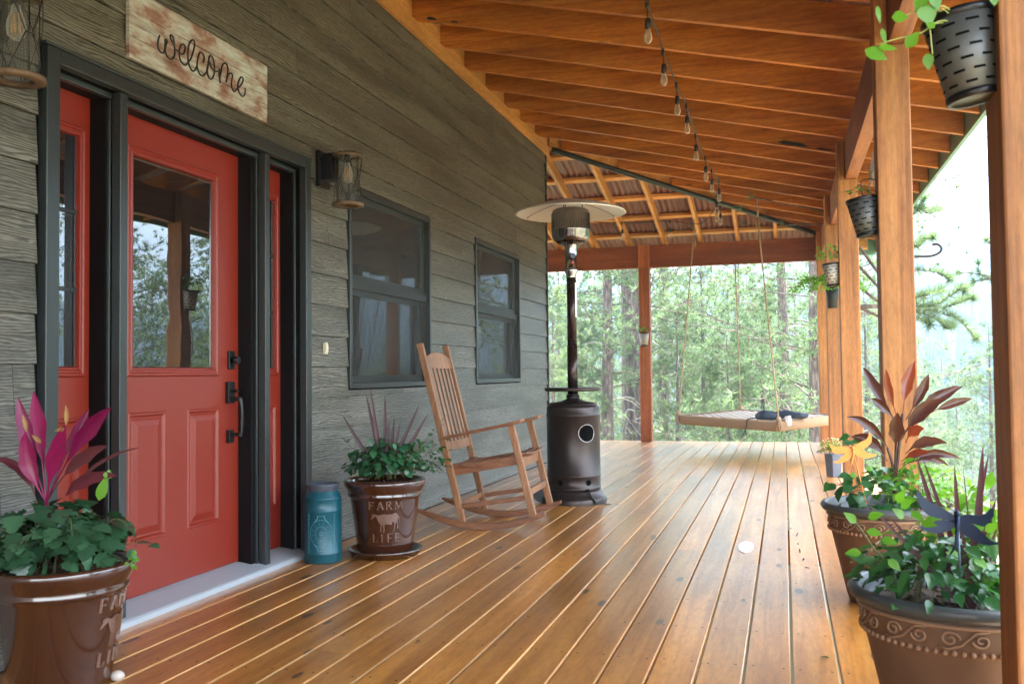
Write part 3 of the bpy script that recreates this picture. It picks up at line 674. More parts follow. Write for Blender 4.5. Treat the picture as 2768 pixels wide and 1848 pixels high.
# ------------------------------------------------------------------ rocking chair
CH = thing('rocking_chair', 'wooden slat back rocking chair standing against the wall under the windows', 'chair', (.711, 5.45, 0))
th = R(3); cf = V((math.cos(th), math.sin(th), 0)); cw = V((-math.sin(th), math.cos(th), 0)); CO = V((.711, 5.45, .0015)); CW = .535
def cp(f, w_, z): return CO+cf*f+cw*w_+V((0,0,z))
tw = .034
def cbar(mb, a, b, wf, ww):     # bar between (f,w,z) points; wf = thickness in the f-z plane, ww along w
    A, B = cp(*a), cp(*b); dd = (B-A).normalized(); wv_ = cw*ww; nv = dd.cross(cw).normalized()*wf; mb.bar(A, B, wv_, nv)
def rk(f): return .60*(f+.03)**2-.0005
for w_ in (0, CW):
    mb = MB(); P = []; n_ = 22
    fs_ = [-.455+.825*i/n_ for i in range(n_+1)]
    lo = [(f, rk(f)) for f in fs_]; hi = [(f, rk(f)+.038*(1-.75*abs((f+.03)/.43)**5)+.004) for f in fs_]
    poly = lo+hi[::-1]; mb.prism([cp(f, w_-tw/2, z) for f, z in poly], cw*tw)
    mb.build('rocker', W_CHAIRX, CH, bevel=.004)
    mb = MB(); cbar(mb, (-.152,w_+(.03 if w_ == 0 else -.03)*0,.042), (-.425,w_,1.155), .040, tw); mb.build('back_post', W_CHAIR, CH, bevel=.004)
    mb = MB(); cbar(mb, (.296,w_,.085), (.162,w_,.642), .042, tw); mb.build('front_leg', W_CHAIR, CH, bevel=.004)
    mb = MB(); P = spline([(-.30,.545),(-.1,.587),(.1,.628),(.20,.652),(.245,.668)],4); n_ = len(P)
    ctr = [(p.x, p.y) for p in [V((a[0],a[1],0)) for a in P]]
    vs = []
    for i, (f, z) in enumerate(ctr):
        hw2 = .022+.018*min(1, i/(n_*.6)); hw2 = hw2 if i < n_-2 else hw2*(.75 if i == n_-2 else .45)
        vs += [cp(f,w_-hw2,z), cp(f,w_+hw2,z), cp(f,w_+hw2,z+.020), cp(f,w_-hw2,z+.020)]
    mb.add(vs, [(3,2,1,0), tuple(range(4*n_-4,4*n_))]+[(4*i+j,4*i+(j+1)%4,4*i+4+(j+1)%4,4*i+4+j) for i in range(n_-1) for j in range(4)])
    mb.build('armrest', W_CHAIRX, CH, bevel=.003)
    mb = MB(); ww = w_+(.024 if w_ == 0 else -.024)
    cbar(mb, (-.235,ww,.352), (.205,ww,.432), .058, .020); mb.build('seat_rail', W_CHAIRX, CH, bevel=.002)
    mb = MB(); cbar(mb, (-.172,w_,.140), (.270,w_,.205), .028, .020); mb.build('stretcher', W_CHAIRX, CH, bevel=.002)
mb = MB(); cbar(mb, (.262,.0,.235), (.262,CW,.235), .02, .0)
mb = MB(); mb.bar(cp(.262,tw/2,.232), cp(.262,CW-tw/2,.232), cf*.022, V((0,0,.042))); mb.build('stretcher', W_CHAIR, CH, bevel=.002)
mb = MB(); mb.bar(cp(-.175,tw/2,.150), cp(-.175,CW-tw/2,.150), cf*.018, V((0,0,.032))); mb.build('stretcher', W_CHAIR, CH, bevel=.002)
mb = MB(); mb.bar(cp(.213,tw/2,.418), cp(.213,CW-tw/2,.418), cf*.020, V((0,0,.075))); mb.build('seat_rail', W_CHAIR, CH, bevel=.002)
mb = MB(); mb.bar(cp(-.245,tw/2,.345), cp(-.245,CW-tw/2,.345), cf*.018, V((0,0,.05))); mb.build('seat_rail', W_CHAIR, CH, bevel=.002)
for i in range(9):
    mb = MB(); t = i/8; f = -.215+.452*t; z = .385+.076*t-.030*math.sin(PI*min(1,t*1.15))+(.004 if i < 8 else -.004)
    vs = []; sl2 = -.10 if t < .4 else .16+.35*(t > .95)
    for j in range(9):
        w_ = .006+(CW-.012)*j/8; dz = -.014*math.sin(PI*j/8)
        for df_, dd in ((-.0215,0),(.0215,0),(.0215,.012),(-.0215,.012)): vs.append(cp(f+df_, w_, z+dz+dd+df_*sl2))
    mb.add(vs, [(3,2,1,0), (32,33,34,35)]+[(4*k+j,4*k+(j+1)%4,4*k+4+(j+1)%4,4*k+4+j) for k in range(8) for j in range(4)]); mb.build('seat_slat', W_CHAIRX, CH, bevel=.002)
def bp_(z, off=0): t = (z-.042)/(1.155-.042); return -.152-.273*t+off
for i in range(6):
    w_ = .065+(CW-.13)*i/5; mb = MB()
    cbar(mb, (bp_(.51,.004)+.0, w_, .51), (bp_(1.02,.004), w_, 1.02), .012, .030); mb.build('back_slat', W_CHAIR, CH, bevel=.002)
mb = MB()   # crest rail with arched top, lower back rail
top = [(tw/2+(CW-tw)*j/12, 1.062+.040*math.sin(PI*j/12)**.8) for j in range(13)]
poly = [(tw/2, .995), (CW-tw/2, .995)]+[(w_, z) for w_, z in top[::-1]]
mb.prism([cp(bp_(z,-.009), w_, z) for w_, z in poly], cf*.020+V((0,0,.004))); mb.build('crest_rail', W_CHAIR, CH, bevel=.003)
mb = MB(); mb.bar(cp(bp_(.505), tw/2, .505), cp(bp_(.505), CW-tw/2, .505), cf*.02, V((-.012,0,.055))); mb.build('back_rail', W_CHAIR, CH, bevel=.002)

# ------------------------------------------------------------------ patio heater
HX, HY = .962, 6.80
HT = thing('patio_heater', 'tall bronze propane patio heater standing past the rocking chair at the wall corner', 'patio heater', (HX, HY, 0))
mb = MB(); mb.lathe([(.245,0),(.247,.03),(.240,.042),(.222,.055),(.205,.085),(.198,.098),(.02,.098)], (HX,HY,.001), 48); mb.build('base', BRONZE, HT)
mb = MB(); mb.lathe([(.198,.10),(.203,.104),(.203,.118),(.199,.122),(.199,.195),(.203,.199),(.203,.207),(.199,.211),(.199,.640),(.203,.644),(.203,.654),(.199,.658),(.199,.700),(.195,.712),(.184,.719),(.180,.722),(.179,.734),(.170,.739),(.09,.750),(.05,.768),(.048,.775),(.001,.776)], (HX,HY,0), 56); mb.build('tank_housing', BRONZE, HT)
def on_cyl(a, z, r=.2): return V((HX+r*math.cos(a), HY+r*math.sin(a), z))
ac = math.atan2(-HY, CAMP.x-HX)       # azimuth of the housing's front
def disc(mb, a, z, rad, r=.2030, k=20, ring=None):
    c_ = V((math.cos(a), math.sin(a), 0)); tt = V((-math.sin(a), math.cos(a), 0))
    vs = []
    for rr in (ring or (0, 1)):
        for i in range(k):
            q_ = 2*PI*i/k; u = rad*rr*math.cos(q_); vs.append(on_cyl(a+u/r, z+rad*rr*math.sin(q_), r))
    mb.add(vs, [(i, (i+1)%k, k+(i+1)%k, k+i) for i in range(k)])
ah = ac+.50
mb = MB(); disc(mb, ah, .520, .062); o_ = mb.build('hand_hole', SLOT, HT)
mb = MB(); mb.tube([on_cyl(ah+.064*math.cos(2*PI*i/28)/.2, .520+.064*math.sin(2*PI*i/28), .2040) for i in range(29)], .0045, 6, cap=False); mb.build('hole_rim', DARKSTEEL, HT)
for da in (.56, -.52):
    mb = MB(); disc(mb, ac+da, .160, .021); mb.build('vent_hole', SLOT, HT)
mb = MB(); mb.lathe([(.04,.826),(.205,.826),(.212,.832),(.212,.850),(.206,.854),(.04,.852)], (HX,HY,0), 56); mb.build('table_shelf', BRONZE, HT)
mb = MB(); mb.lathe([(.050,.775),(.052,.79),(.040,.795),(.036,.826)], (HX,HY,0), 20); mb.lathe([(.046,.778),(.046,.80)], (HX,HY,0), 9, smooth=False); mb.build('pole_collar', BLACKM, HT)
mb = MB(); mb.tube([(HX,HY,.79),(HX,HY,1.165)], .0385, 24); mb.tube([(HX,HY,1.165),(HX,HY,1.70)], .0355, 24); mb.build('pole', plain('dark_bronze_pole', (.045,.028,.025), .25, metal=.6), HT)
mb = MB(); mb.box(-.012,.012,-.001,.001,0,.26); lb = mb.build('sticker', WHITE, HT); lb.location = (HX+.0365*math.cos(ac+1.1)-HX+HX, HY+.0365*math.sin(ac+1.1), 1.38); lb.rotation_euler = (0,0,ac+1.1+PI/2)
mb = MB(); mb.lathe([(.036,1.68),(.038,1.70),(.052,1.725),(.052,1.75),(.046,1.752),(.046,1.925),(.05,1.93)], (HX,HY,0), 28); mb.build('control_neck', CHROME, HT)
kx = V((math.cos(ac+.2), math.sin(ac+.2), 0))
mb = MB(); mb.tube([V((HX,HY,1.84))+kx*.045, V((HX,HY,1.84))+kx*.075], .020, 16); mb.build('control_knob', plain('blue_black_knob', (.01,.03,.06), .3), HT)
mb = MB(); mb.tube([V((HX,HY,1.785))+kx*.045, V((HX,HY,1.785))+kx*.060], .009, 12); mb.build('ignition_button', plain('red_button', (.5,.03,.02), .4), HT)
mb = MB(); mb.lathe([(.06,1.925),(.085,1.932),(.128,1.962),(.141,1.985),(.143,2.025),(.146,2.03),(.146,2.04),(.143,2.045),(.143,2.165),(.138,2.185),(.118,2.198),(.001,2.20)], (HX,HY,0), 56); BN = mb.build('burner', DARKSTEEL, HT)
mb = MB()
for i in range(40):
    a = 2*PI*i/40; cA, sA = math.cos(a), math.sin(a); t_ = V((-sA, cA, 0))*.0045
    A_ = V((HX+.098*cA, HY+.098*sA, 1.9395)); B_ = V((HX+.131*cA, HY+.131*sA, 1.9665))
    mb.add([A_-t_, A_+t_, B_+t_, B_-t_], [(0,1,2,3)])
mb.build('vent_slot', SLOT, BN)
mb = MB()
for i in range(60):
    a = 2*PI*i/60
    mb.tube([(HX+.1445*math.cos(a),HY+.1445*math.sin(a),2.048),(HX+.1445*math.cos(a),HY+.1445*math.sin(a),2.162)], .0022, 4, smooth=False)
mb.build('grille', DARKSTEEL, BN)
mb = MB()
for i in range(3):
    a = 2*PI*i/3+.3; mb.tube([(HX+.09*math.cos(a),HY+.09*math.sin(a),2.19),(HX+.09*math.cos(a),HY+.09*math.sin(a),2.25)], .004, 6)
mb.build('reflector_stud', BLACKM, HT)
mb = MB(); tl = V((.0,.0,0))
mb.lathe([(.001,2.262),(.10,2.256),(.24,2.226),(.34,2.196),(.400,2.168),(.412,2.162),(.418,2.166),(.412,2.174),(.40,2.180),(.34,2.204),(.24,2.234),(.10,2.264),(.001,2.270)], (HX,HY,0), 64); RFX = mb.build('reflector', ALU, HT)
mb = MB()
for i in range(3):
    a = 2*PI*i/3+.75; P = [(HX+r_*math.cos(a),HY+r_*math.sin(a),z-.002) for r_, z in ((.11,2.254),(.24,2.226),(.34,2.196),(.385,2.175))]
    mb.tube(P, .0016, 4); mb.ball(P[3], .005, 6, 4); mb.ball(P[0], .006, 6, 4)
mb.build('seam', BLACKM, RFX)
wx = V((HX-.235, HY-.10, .055))
mb = MB(); mb.tube([wx+V((.01,-.03,0)), wx+V((-.01,.012,0))], .048, 24); mb.tube([wx+V((.012,-.034,0)), wx+V((.013,-.036,0))], .02, 16); mb.tube([wx, V((HX-.1,HY-.05,.055))], .012, 8); mb.build('wheel', RUBBER, HT)
mb = MB(); a = ac+.50; mb.tube([on_cyl(a, .115, .212), on_cyl(a+.05,.07,.232), on_cyl(a+.12,.035,.256), on_cyl(a+.15,.012,.262)], .009, 5); mb.box(HX+.24,HX+.30,HY-.12,HY-.112,.004,.008); mb.build('strap', RUBBER, HT)

# ------------------------------------------------------------------ teal milk can
CX, CY = .170, 4.362
TC = thing('milk_can', 'teal enamel milk can with punched dot pattern standing right of the door', 'can', (CX, CY, 0))
mb = MB(); mb.lathe([(.001,.002),(.102,.002),(.105,.006),(.105,.045),(.107,.048),(.105,.051),(.104,.255),(.107,.258),(.104,.261),(.104,.315),(.107,.318),(.105,.322),(.085,.352),(.083,.356)], (CX,CY,0), 40); mb.build('body', TEAL, TC)
mb = MB(); mb.lathe([(.083,.354),(.086,.358),(.092,.385),(.094,.39),(.090,.391),(.080,.36),(.078,.30),(.001,.30)], (CX,CY,0), 40); mb.build('neck', GREYB, TC)
TC.scale = (.92, .92, 1.03)
mb = MB(); a0 = math.atan2(-CY, CAMP.x-CX)-.1
def dot(u, v, s=.0024): a = a0+u/.105; mb.ball((CX+.1055*math.cos(a), CY+.1055*math.sin(a), v), s, 5, 3)
for rr, nn in ((.033,26),(.063,44)):
    for i in range(nn): dot(rr*math.cos(2*PI*i/nn), .152+rr*math.sin(2*PI*i/nn)*1.05)
for i in range(8): dot(.008*math.cos(PI*i/4), .152+.008*math.sin(PI*i/4))
for i in range(12):
    for rr in (.045,.05): dot(rr*math.cos(PI*i/6+.2), .152+rr*math.sin(PI*i/6+.2), .0018)
for sx in (-1, 1):
    for i in range(26): dot(sx*.075, .058+i*.0074)
    for i in range(10):
        t = i/9; dot(sx*(.018+.020*t*t), .245-.03*t-.008); dot(sx*(.018+.020*t*t), .058+.03*t+.008)
for i in range(-3, 4): dot(i*.006, .238); dot(i*.006, .064)
mb.build('punched_dot', TEALD, TC)

# ------------------------------------------------------------------ farm pots
POTPROF = [(.001,.012),(.130,.0),(.145,.004),(.150,.02),(.186,.285),(.190,.292),(.198,.297),(.200,.308),(.196,.314),(.199,.322),(.212,.345),(.220,.362),(.222,.374),(.216,.384),(.204,.384),(.196,.37),(.190,.33),(.001,.33)]
def pot_r(z): 
    return .150+(.186-.150)*(z-.02)/.265
LET = {'F': [((.0,0),(.0,1),.16),((-.1,0),(.12,0),.07),((-.1,1),(.52,1),.08),((.52,1),(.52,.8),.06),((.0,.52),(.38,.52),.08),((.38,.62),(.38,.42),.06)],
 'A': [((-.05,0),(.3,1),.09),((.3,1),(.66,0),.17),((.1,.35),(.5,.35),.07),((-.17,0),(.07,0),.07),((.52,0),(.80,0),.07)],
 'R': [((.0,0),(.0,1),.16),((-.1,0),(.12,0),.07),((-.1,1),(.3,1),.08),((.3,1),(.5,.88),.12),((.5,.88),(.48,.62),.14),((.48,.62),(.25,.52),.11),((.25,.52),(.0,.52),.07),((.25,.52),(.62,0),.16),((.55,0),(.72,0),.07)],
 'M': [((.0,0),(.06,1),.08),((.06,1),(.42,.1),.17),((.42,.1),(.8,1),.08),((.8,1),(.86,0),.16),((-.12,0),(.12,0),.07),((.74,0),(1.0,0),.07),((-.1,1),(.1,1),.07),((.8,1),(.98,1),.07)],
 'L': [((.0,0),(.0,1),.16),((-.12,1),(.12,1),.07),((-.1,0),(.5,0),.08),((.5,0),(.54,.28),.07)],
 'I': [((.0,0),(.0,1),.16),((-.12,1),(.12,1),.07),((-.12,0),(.12,0),.07)],
 'E': [((.0,0),(.0,1),.16),((-.1,1),(.5,1),.08),((.5,1),(.5,.82),.06),((.0,.52),(.38,.52),.08),((.38,.62),(.38,.42),.06),((-.1,0),(.52,0),.08),((.52,0),(.56,.22),.06)]}
COW = [(115,735),(160,650),(150,600),(200,585),(290,600),(330,620),(430,590),(490,580),(560,600),(720,590),(770,560),(820,570),(860,620),(900,680),(915,830),(900,830),(880,720),(860,700),(850,800),(870,930),(860,1000),(835,1000),(840,900),(815,800),(790,880),(775,1000),(740,1075),(720,1060),(750,990),(760,870),(745,800),(700,820),(690,890),(665,880),(560,860),(500,880),(495,960),(510,1040),(480,1100),(450,1090),(470,1000),(450,880),(430,880),(415,960),(410,1060),(375,1080),(385,1000),(390,870),(330,790),(300,720),(270,650),(200,690),(135,745)]
def farm_pot(cx_, cy_, az, sc, label, empty):
    mb = MB(); mb.lathe(POTPROF, (cx_,cy_,ZP), 64); pt = mb.build('pot', GLAZE, empty)
    def surf(u, z, dd=0):
        r_ = pot_r(z)+dd; a = az+u/pot_r(z); return V((cx_+r_*math.cos(a), cy_+r_*math.sin(a), ZP+z))
    def ribbon(mb, p, q_, wd):
        (x0,z0),(x1,z1) = p, q_; L = math.hypot(x1-x0, z1-z0)+1e-6; nx, nz = -(z1-z0)/L*wd/2, (x1-x0)/L*wd/2; k = max(1, int(L/.008)); vs = []
        for i in range(k+1):
            t = i/k; x, z = x0+(x1-x0)*t, z0+(z1-z0)*t
            for s_, dd in ((1.4,.0002),(.7,.0055),(-.7,.0055),(-1.4,.0002)): vs.append(surf(x+nx*s_, z+nz*s_, dd))
        mb.add(vs, [(4*i+j,4*i+j+1,4*i+4+j+1,4*i+4+j) for i in range(k) for j in range(3)]+[(0,1,2,3),(4*k,4*k+1,4*k+2,4*k+3)], False)
    for word, zb_, x0, sp_ in (('FARM', .243, -.083, .0455), ('LIFE', .072, -.062, .0385)):
        mb = MB()
        for i, chx in enumerate(word):
            xo = x0+i*sp_*1.0+(.006 if chx == 'I' else 0)
            for a, b, wd in LET[chx]: ribbon(mb, (xo+a[0]*.040, zb_+a[1]*.040), (xo+b[0]*.040, zb_+b[1]*.040), wd*.042)
        mb.build('lettering', GLAZEL, pt)
    mb = MB(); k = len(COW); pts = [((x-515)*.00019, .178-(y-800)*.00019) for x, y in COW]
    me = bpy.data.meshes.new('t'); bm_ = bmesh.new(); vv = [bm_.verts.new((x, z, 0)) for x, z in pts]; bm_.faces.new(vv); bmesh.ops.triangulate(bm_, faces=bm_.faces[:]); bm_.verts.index_update()
    fs = [[v.index for v in f_.verts] for f_ in bm_.faces]; bm_.free()
    vs = [surf(x, z, .0045) for x, z in pts]+[surf(x, z, .0) for x, z in pts]
    mb.add(vs, fs+[(i, (i+1)%k, k+(i+1)%k, k+i) for i in range(k)]); mb.build('cow_emblem', GLAZEL, pt)
    return pt
def soil(cx_, cy_, r_, z, parent, n_=26, seed=1):
    rr = random.Random(seed); mb = MB(); vs = [(cx_, cy_, z+.012)]
    for k in range(1, 6):
        for i in range(n_): a = 2*PI*i/n_; vs.append((cx_+r_*k/5*math.cos(a), cy_+r_*k/5*math.sin(a), z+rr.uniform(-.006,.010)))
    fs = [(0, 1+i, 1+(i+1)%n_) for i in range(n_)]+[(1+(k-1)*n_+i, 1+k*n_+i, 1+k*n_+(i+1)%n_, 1+(k-1)*n_+(i+1)%n_) for k in range(1,5) for i in range(n_)]
    mb.add(vs, fs, True)
    for i in range(160):
        a = rr.uniform(0,2*PI); q_ = r_*math.sqrt(rr.random())*.96; c_ = V((cx_+q_*math.cos(a), cy_+q_*math.sin(a), z+.009)); d_ = V((rr.uniform(-1,1),rr.uniform(-1,1),rr.uniform(-.2,.4))).normalized()*rr.uniform(.006,.018)
        e = V((rr.uniform(-1,1),rr.uniform(-1,1),.3)).normalized()*.004; mb.add([c_-d_-e,c_+d_-e,c_+d_+e,c_-d_+e], [(0,1,2,3)])
    return mb.build('soil', SOIL, parent)
def bush(mb, c, rad, n_, L, W, kind, rr, up=.35, fold=.2, zsc=1., stems=None, inner=.35, spread=(0,2*PI)):
    c = V(c)
    for i in range(n_):
        a = rr.uniform(*spread); el = math.asin(rr.uniform(-.15, 1)); q_ = rad*rr.uniform(inner, 1.)**.6
        o_ = V((math.cos(a)*math.cos(el), math.sin(a)*math.cos(el), math.sin(el)*zsc)); p = c+o_*q_
        d_ = (V((o_.x,o_.y,0)).normalized()*.8+V((rr.uniform(-.7,.7),rr.uniform(-.7,.7),rr.uniform(-.8,.35)))).normalized()
        nr = (o_*.6+V((0,0,.8))+V((rr.uniform(-.6,.6),rr.uniform(-.6,.6),rr.uniform(-.2,.4)))).normalized()
        s_ = rr.uniform(.65, 1.15); mb.leaf(p-d_*L*.4*s_, d_, nr, L*s_, W*s_, kind, fold, rr.uniform(.1,.5))
        if stems is not None and i % 7 == 0: stems.tube([c+V((o_.x*.15,o_.y*.15,-rad*.2)), c+o_*q_*.6+V((0,0,.01)), p], .0014, 4)
def runner(ml, ms_, pts, rr, L, W, kind='ovate', step=2):
    P = spline(pts, 6); ms_.tube(P, .0013, 4)
    for i in range(1, len(P), step):
        t = (P[min(i+1,len(P)-1)]-P[i-1]).normalized()
        sdv = V((rr.uniform(-1,1), rr.uniform(-1,1), rr.uniform(-.3,.5))); d_ = (t*.5+sdv).normalized(); ml.leaf(P[i], d_, V((rr.uniform(-.3,.3),rr.uniform(-.3,.3),1)), L*rr.uniform(.6,1.1), W*rr.uniform(.7,1.1), kind, .15, .3)
STEM = plain('plant_stem', (.09,.10,.03), .6)
# pot by the chair
ZP = .022; PX, PY = .415, 4.60
sa = MB(); sa.lathe([(.001,.008),(.165,.008),(.185,.034),(.195,.040),(.203,.038),(.200,.030),(.180,.002),(.001,.001)], (PX,PY,0), 56)
tag(sa.build('plant_saucer', GLAZE), 'glossy brown saucer under the farm life pot left of the rocking chair', 'saucer')
FP2 = thing('potted_plant', 'glossy brown pot embossed farm life with green ivy and purple spikes beside the teal can', 'potted plant', (PX,PY,ZP), 'glossy brown farm life pots')
farm_pot(PX, PY, math.atan2(-PY, CAMP.x-PX), 1, '', FP2); soil(PX, PY, .19, ZP+.338, FP2, seed=2)
rr = random.Random(21); ml = MB(); ms_ = MB()
bush(ml, (PX,PY,.46), .225, 420, .048, .042, 'ovate', rr, zsc=.72, stems=ms_, inner=.25)
bush(ml, (PX+.15,PY+.08,.47), .19, 170, .034, .028, 'ovate', rr, zsc=.85, stems=ms_, inner=.3)
for a, b in (((.2,.05,.06),(.36,.06,.16)),((.2,-.05,.1),(.34,.0,.24)),((.15,.1,.1),(.3,.15,.28)),((.2,0,.0),(.38,-.02,-.02)),((-.12,-.1,.1),(-.2,-.1,.17)),((.18,.02,.08),(.50,.12,.10))):
    runner(ml, ms_, [(PX+.05,PY,.45),(PX+a[0],PY+a[1],.46+a[2]),(PX+b[0],PY+b[1],.46+b[2])], rr, .030, .024)
ml.build('foliage', L_IVY, FP2); ms_.build('stem', STEM, FP2)
sp_ = MB()
for (dx, dz, L) in ((-.16,.62,.26),(-.085,.68,.34),(-.055,.70,.36),(.0,.75,.33),(.045,.62,.2),(.10,.55,.18),(.13,.66,.30),(.17,.60,.27),(.03,.5,.2)):
    d_ = V((dx*1.5*.91, dx*1.5*.41, .42 if abs(dx) > .1 else .6)); sp_.leaf((PX+dx*.25, PY+rr.uniform(-.03,.03), .44), d_, (.4,-.9,.1), L+.10, .030, 'blade', .4, .08, 7)
sp_.build('spike_leaf', L_PURPLE, FP2)
# pot at the left edge
ZP = .0; QX, QY = .285, 2.42
FP1 = thing('potted_plant', 'large glossy brown farm life pot at the left edge with magenta leaves and lobed ivy', 'potted plant', (QX,QY,0), 'glossy brown farm life pots')
farm_pot(QX, QY, R(15), 1, '', FP1); soil(QX, QY, .19, .338, FP1, seed=3)
rr = random.Random(5); ml = MB(); ms_ = MB()
bush(ml, (QX,QY,.415), .225, 250, .074, .066, 'lobed', rr, zsc=.70, stems=ms_, inner=.3, fold=.12)
for a in ((.12,-.1,.12),(.18,.02,.10),(.05,-.18,.08),(.22,.05,.02),(-.05,-.2,.1)):
    runner(ml, ms_, [(QX+a[0]*.4,QY+a[1]*.4,.42),(QX+a[0],QY+a[1],.42+a[2]),(QX+a[0]*1.35,QY+a[1]*1.35,.42+a[2]*.6)], rr, .055, .045, 'lobed', 3)
ml.build('foliage', L_IVYP, FP1); ms_.build('stem', STEM, FP1)
def proj_pt(px, py, Yd):   # point on the vertical plane at depth Yd behind a measured spot
    dd = Fd+Rt*((px-1384)/2497.5)-Up*((py-924)/2497.5); return CAMP+dd*(Yd/dd.y)
k_ = 400/1081
def cord_leaf(mb, base, tip, wpx, dist_y, bend=(0,0), nrm=None, seg=9, stem=.3):
    """broad leaf from base to tip (metres), width in metres, with a narrow stalk"""
    A, B = V(base), V(tip); L = (B-A).length; M = (A+B)/2+V((bend[0], 0, bend[1])); view = V(nrm) if nrm else (CAMP-(A+B)/2).normalized()
    vs = []
    for i in range(seg+1):
        t = i/seg; c = A*(1-t)**2+M*2*t*(1-t)+B*t*t; tg = ((M-A)*(1-t)+(B-M)*t).normalized(); s_ = tg.cross(view).normalized()
        wd = wpx*.5*(.10+.0*t if t < stem else .10+.9*math.sin(PI*min(1,((t-stem)/(1-stem))**.8)))
        if t >= 1: wd = .0004
        rip = 1+.12*math.sin(i*2.3+A.x*90); q1, q2 = view*wd*(.42+.22*math.sin(i*1.7+B.z*60)), view*wd*(.40+.20*math.sin(i*2.1+B.x*70)); vs += [c-s_*wd*rip+q1, c-s_*wd*.5+q1*.15, c-view*wd*.16, c+s_*wd*.5+q2*.15, c+s_*wd/rip+q2]
    mb.add(vs, [(5*i+j,5*i+j+1,5*i+j+6,5*i+j+5) for i in range(seg) for j in range(4)], True)
bs = (340, 905)
def Lp(x, y, dy=0): return proj_pt(x*k_, 1020+y*k_, 2.40+dy)
mg = MB(); wn = MB(); dr = MB()
for (tx, ty, wz, b, st_, dy) in ((130,140,.046,(-.03,.03),.30,.0),(245,95,.046,(.0,.03),.35,.05),(815,215,.048,(-.01,.06),.40,-.02),(650,235,.036,(0,.03),.45,.06),(480,340,.052,(-.02,.0),.30,-.06),(185,390,.052,(-.05,-.01),.28,-.04)):
    cord_leaf(mg, Lp(*bs), Lp(tx,ty,dy), wz, 2.4, b, stem=st_)
for (tx, ty, wz, b, st_, dy, bx, by) in ((790,495,.040,(-.02,.055),.35,-.05,345,900),(1025,510,.012,(-.03,.05),.1,0,500,850),(860,715,.040,(-.02,.04),.05,-.06,480,860),(-60,590,.030,(.05,.07),.2,-.02,270,920)):
    cord_leaf(wn, Lp(bx,by), Lp(tx,ty,dy), wz, 2.4, b, stem=st_)
for (bx, by, tx, ty) in ((480,350,480,200),(190,395,165,270),(300,480,230,420),(470,370,400,390)):
    dr = MB(); cord_leaf(dr, Lp(bx,by,-.06), Lp(tx,ty,-.06), .013, 2.4, (.006,0), stem=.05); dr.build('withered_tip', L_DRY, FP1)
mg.tube([Lp(340,1050,.0), Lp(*bs)], .006, 6)
mg.build('cordyline_leaf', L_MAG, FP1); wn.build('cordyline_leaf', L_WINE, FP1)
lm = MB(); lm.leaf(Lp(720,900,-.05), Lp(800,650,-.05)-Lp(720,900,-.05), (CAMP-Lp(720,900)), .085, .035, 'ovate', .2, .1); lm.leaf(Lp(780,740,-.05), V((.3,.1,1)), (CAMP-Lp(720,900)), .03, .03, 'ovate')
for i in range(14): lm.leaf(Lp(960+rr.uniform(-30,40),1330+rr.uniform(-50,60),-.07), V((rr.uniform(-1,1),-.3,rr.uniform(-1,.6))), CAMP-Lp(900,1300), .016, .012, 'ovate')
lm.build('young_leaf', L_LIME, FP1)
rk_ = MB(); rk_.ball((.440, 2.490, .017), .021, 12, 8, (1.1,.9,.8)); tag(rk_.build('pebble', STONE), 'small pale pebble on the deck against the left brown pot', 'pebble')

# ------------------------------------------------------------------ tub planters on the right
def tub(cx_, cy_, label):
    t = thing('potted_plant', label, 'potted plant', (cx_,cy_,0), 'brown tub planters with dark rims')
    mb = MB(); mb.lathe([(.001,.012),(.145,.0),(.160,.006),(.168,.03),(.225,.285),(.232,.30),(.236,.305),(.236,.37)], (cx_,cy_,0), 64); pt = mb.build('tub', TUB, t)
    mb = MB(); mb.lathe([(.237,.368),(.250,.372),(.262,.380),(.268,.394),(.262,.406),(.250,.409),(.240,.402),(.230,.380),(.222,.33),(.001,.33)], (cx_,cy_,0), 64); mb.build('rim', TUBR, t)
    mb = MB(); mb.lathe([(.238,.355),(.246,.358),(.246,.363),(.238,.366)], (cx_,cy_,0), 64)
    for i in range(74): a = 2*PI*i/74; mb.ball((cx_+.235*math.cos(a), cy_+.235*math.sin(a), .300), .0072, 6, 4)
    nn = 11
    for i in range(nn):
        a0 = 2*PI*i/nn
        f_ = lambda u, v: (cx_+.2375*math.cos(a0+u/.2375), cy_+.2375*math.sin(a0+u/.2375), .333+v)
        P = []
        for j in range(26):
            t_ = j/25*2*PI*1.35; rr_ = .022*(1-j/32); P.append(f_(-.025+rr_*math.cos(t_), rr_*.85*math.sin(t_)))
        mb.tube(P, .0032, 5)
        P = []
        for j in range(26):
            t_ = PI-j/25*2*PI*1.35; rr_ = .020*(1-j/32); P.append(f_(.042+rr_*math.cos(t_), -rr_*.85*math.sin(t_)))
        mb.tube(P, .0032, 5)
        mb.tube([f_(-.05,-.018), f_(-.03,-.024), f_(0,-.012), f_(.03,.018), f_(.06,.022)], .003, 5)
    mb.build('relief_band', TUBD, t)
    return t
AX, AY = 2.893, 4.16; BX, BY = 2.905, 2.60
TA = tub(AX, AY, 'rear brown tub planter with bronze red cordyline in front of the second post')
TB = tub(BX, BY, 'front brown tub planter of green leaves and purple spikes, cut by the nearest post')
soil(AX, AY, .228, .355, TA, seed=4); soil(BX, BY, .228, .350, TB, seed=5)
z4 = 618/1388.
def Rp(x, y, Yd): return proj_pt(2150+x*z4, 1150+y*z4, Yd)
rr = random.Random(9); ml = MB(); ms_ = MB()
bush(ml, (AX-.02,AY-.02,.40), .19, 110, .055, .042, 'heart', rr, zsc=.9, stems=ms_, inner=.4)
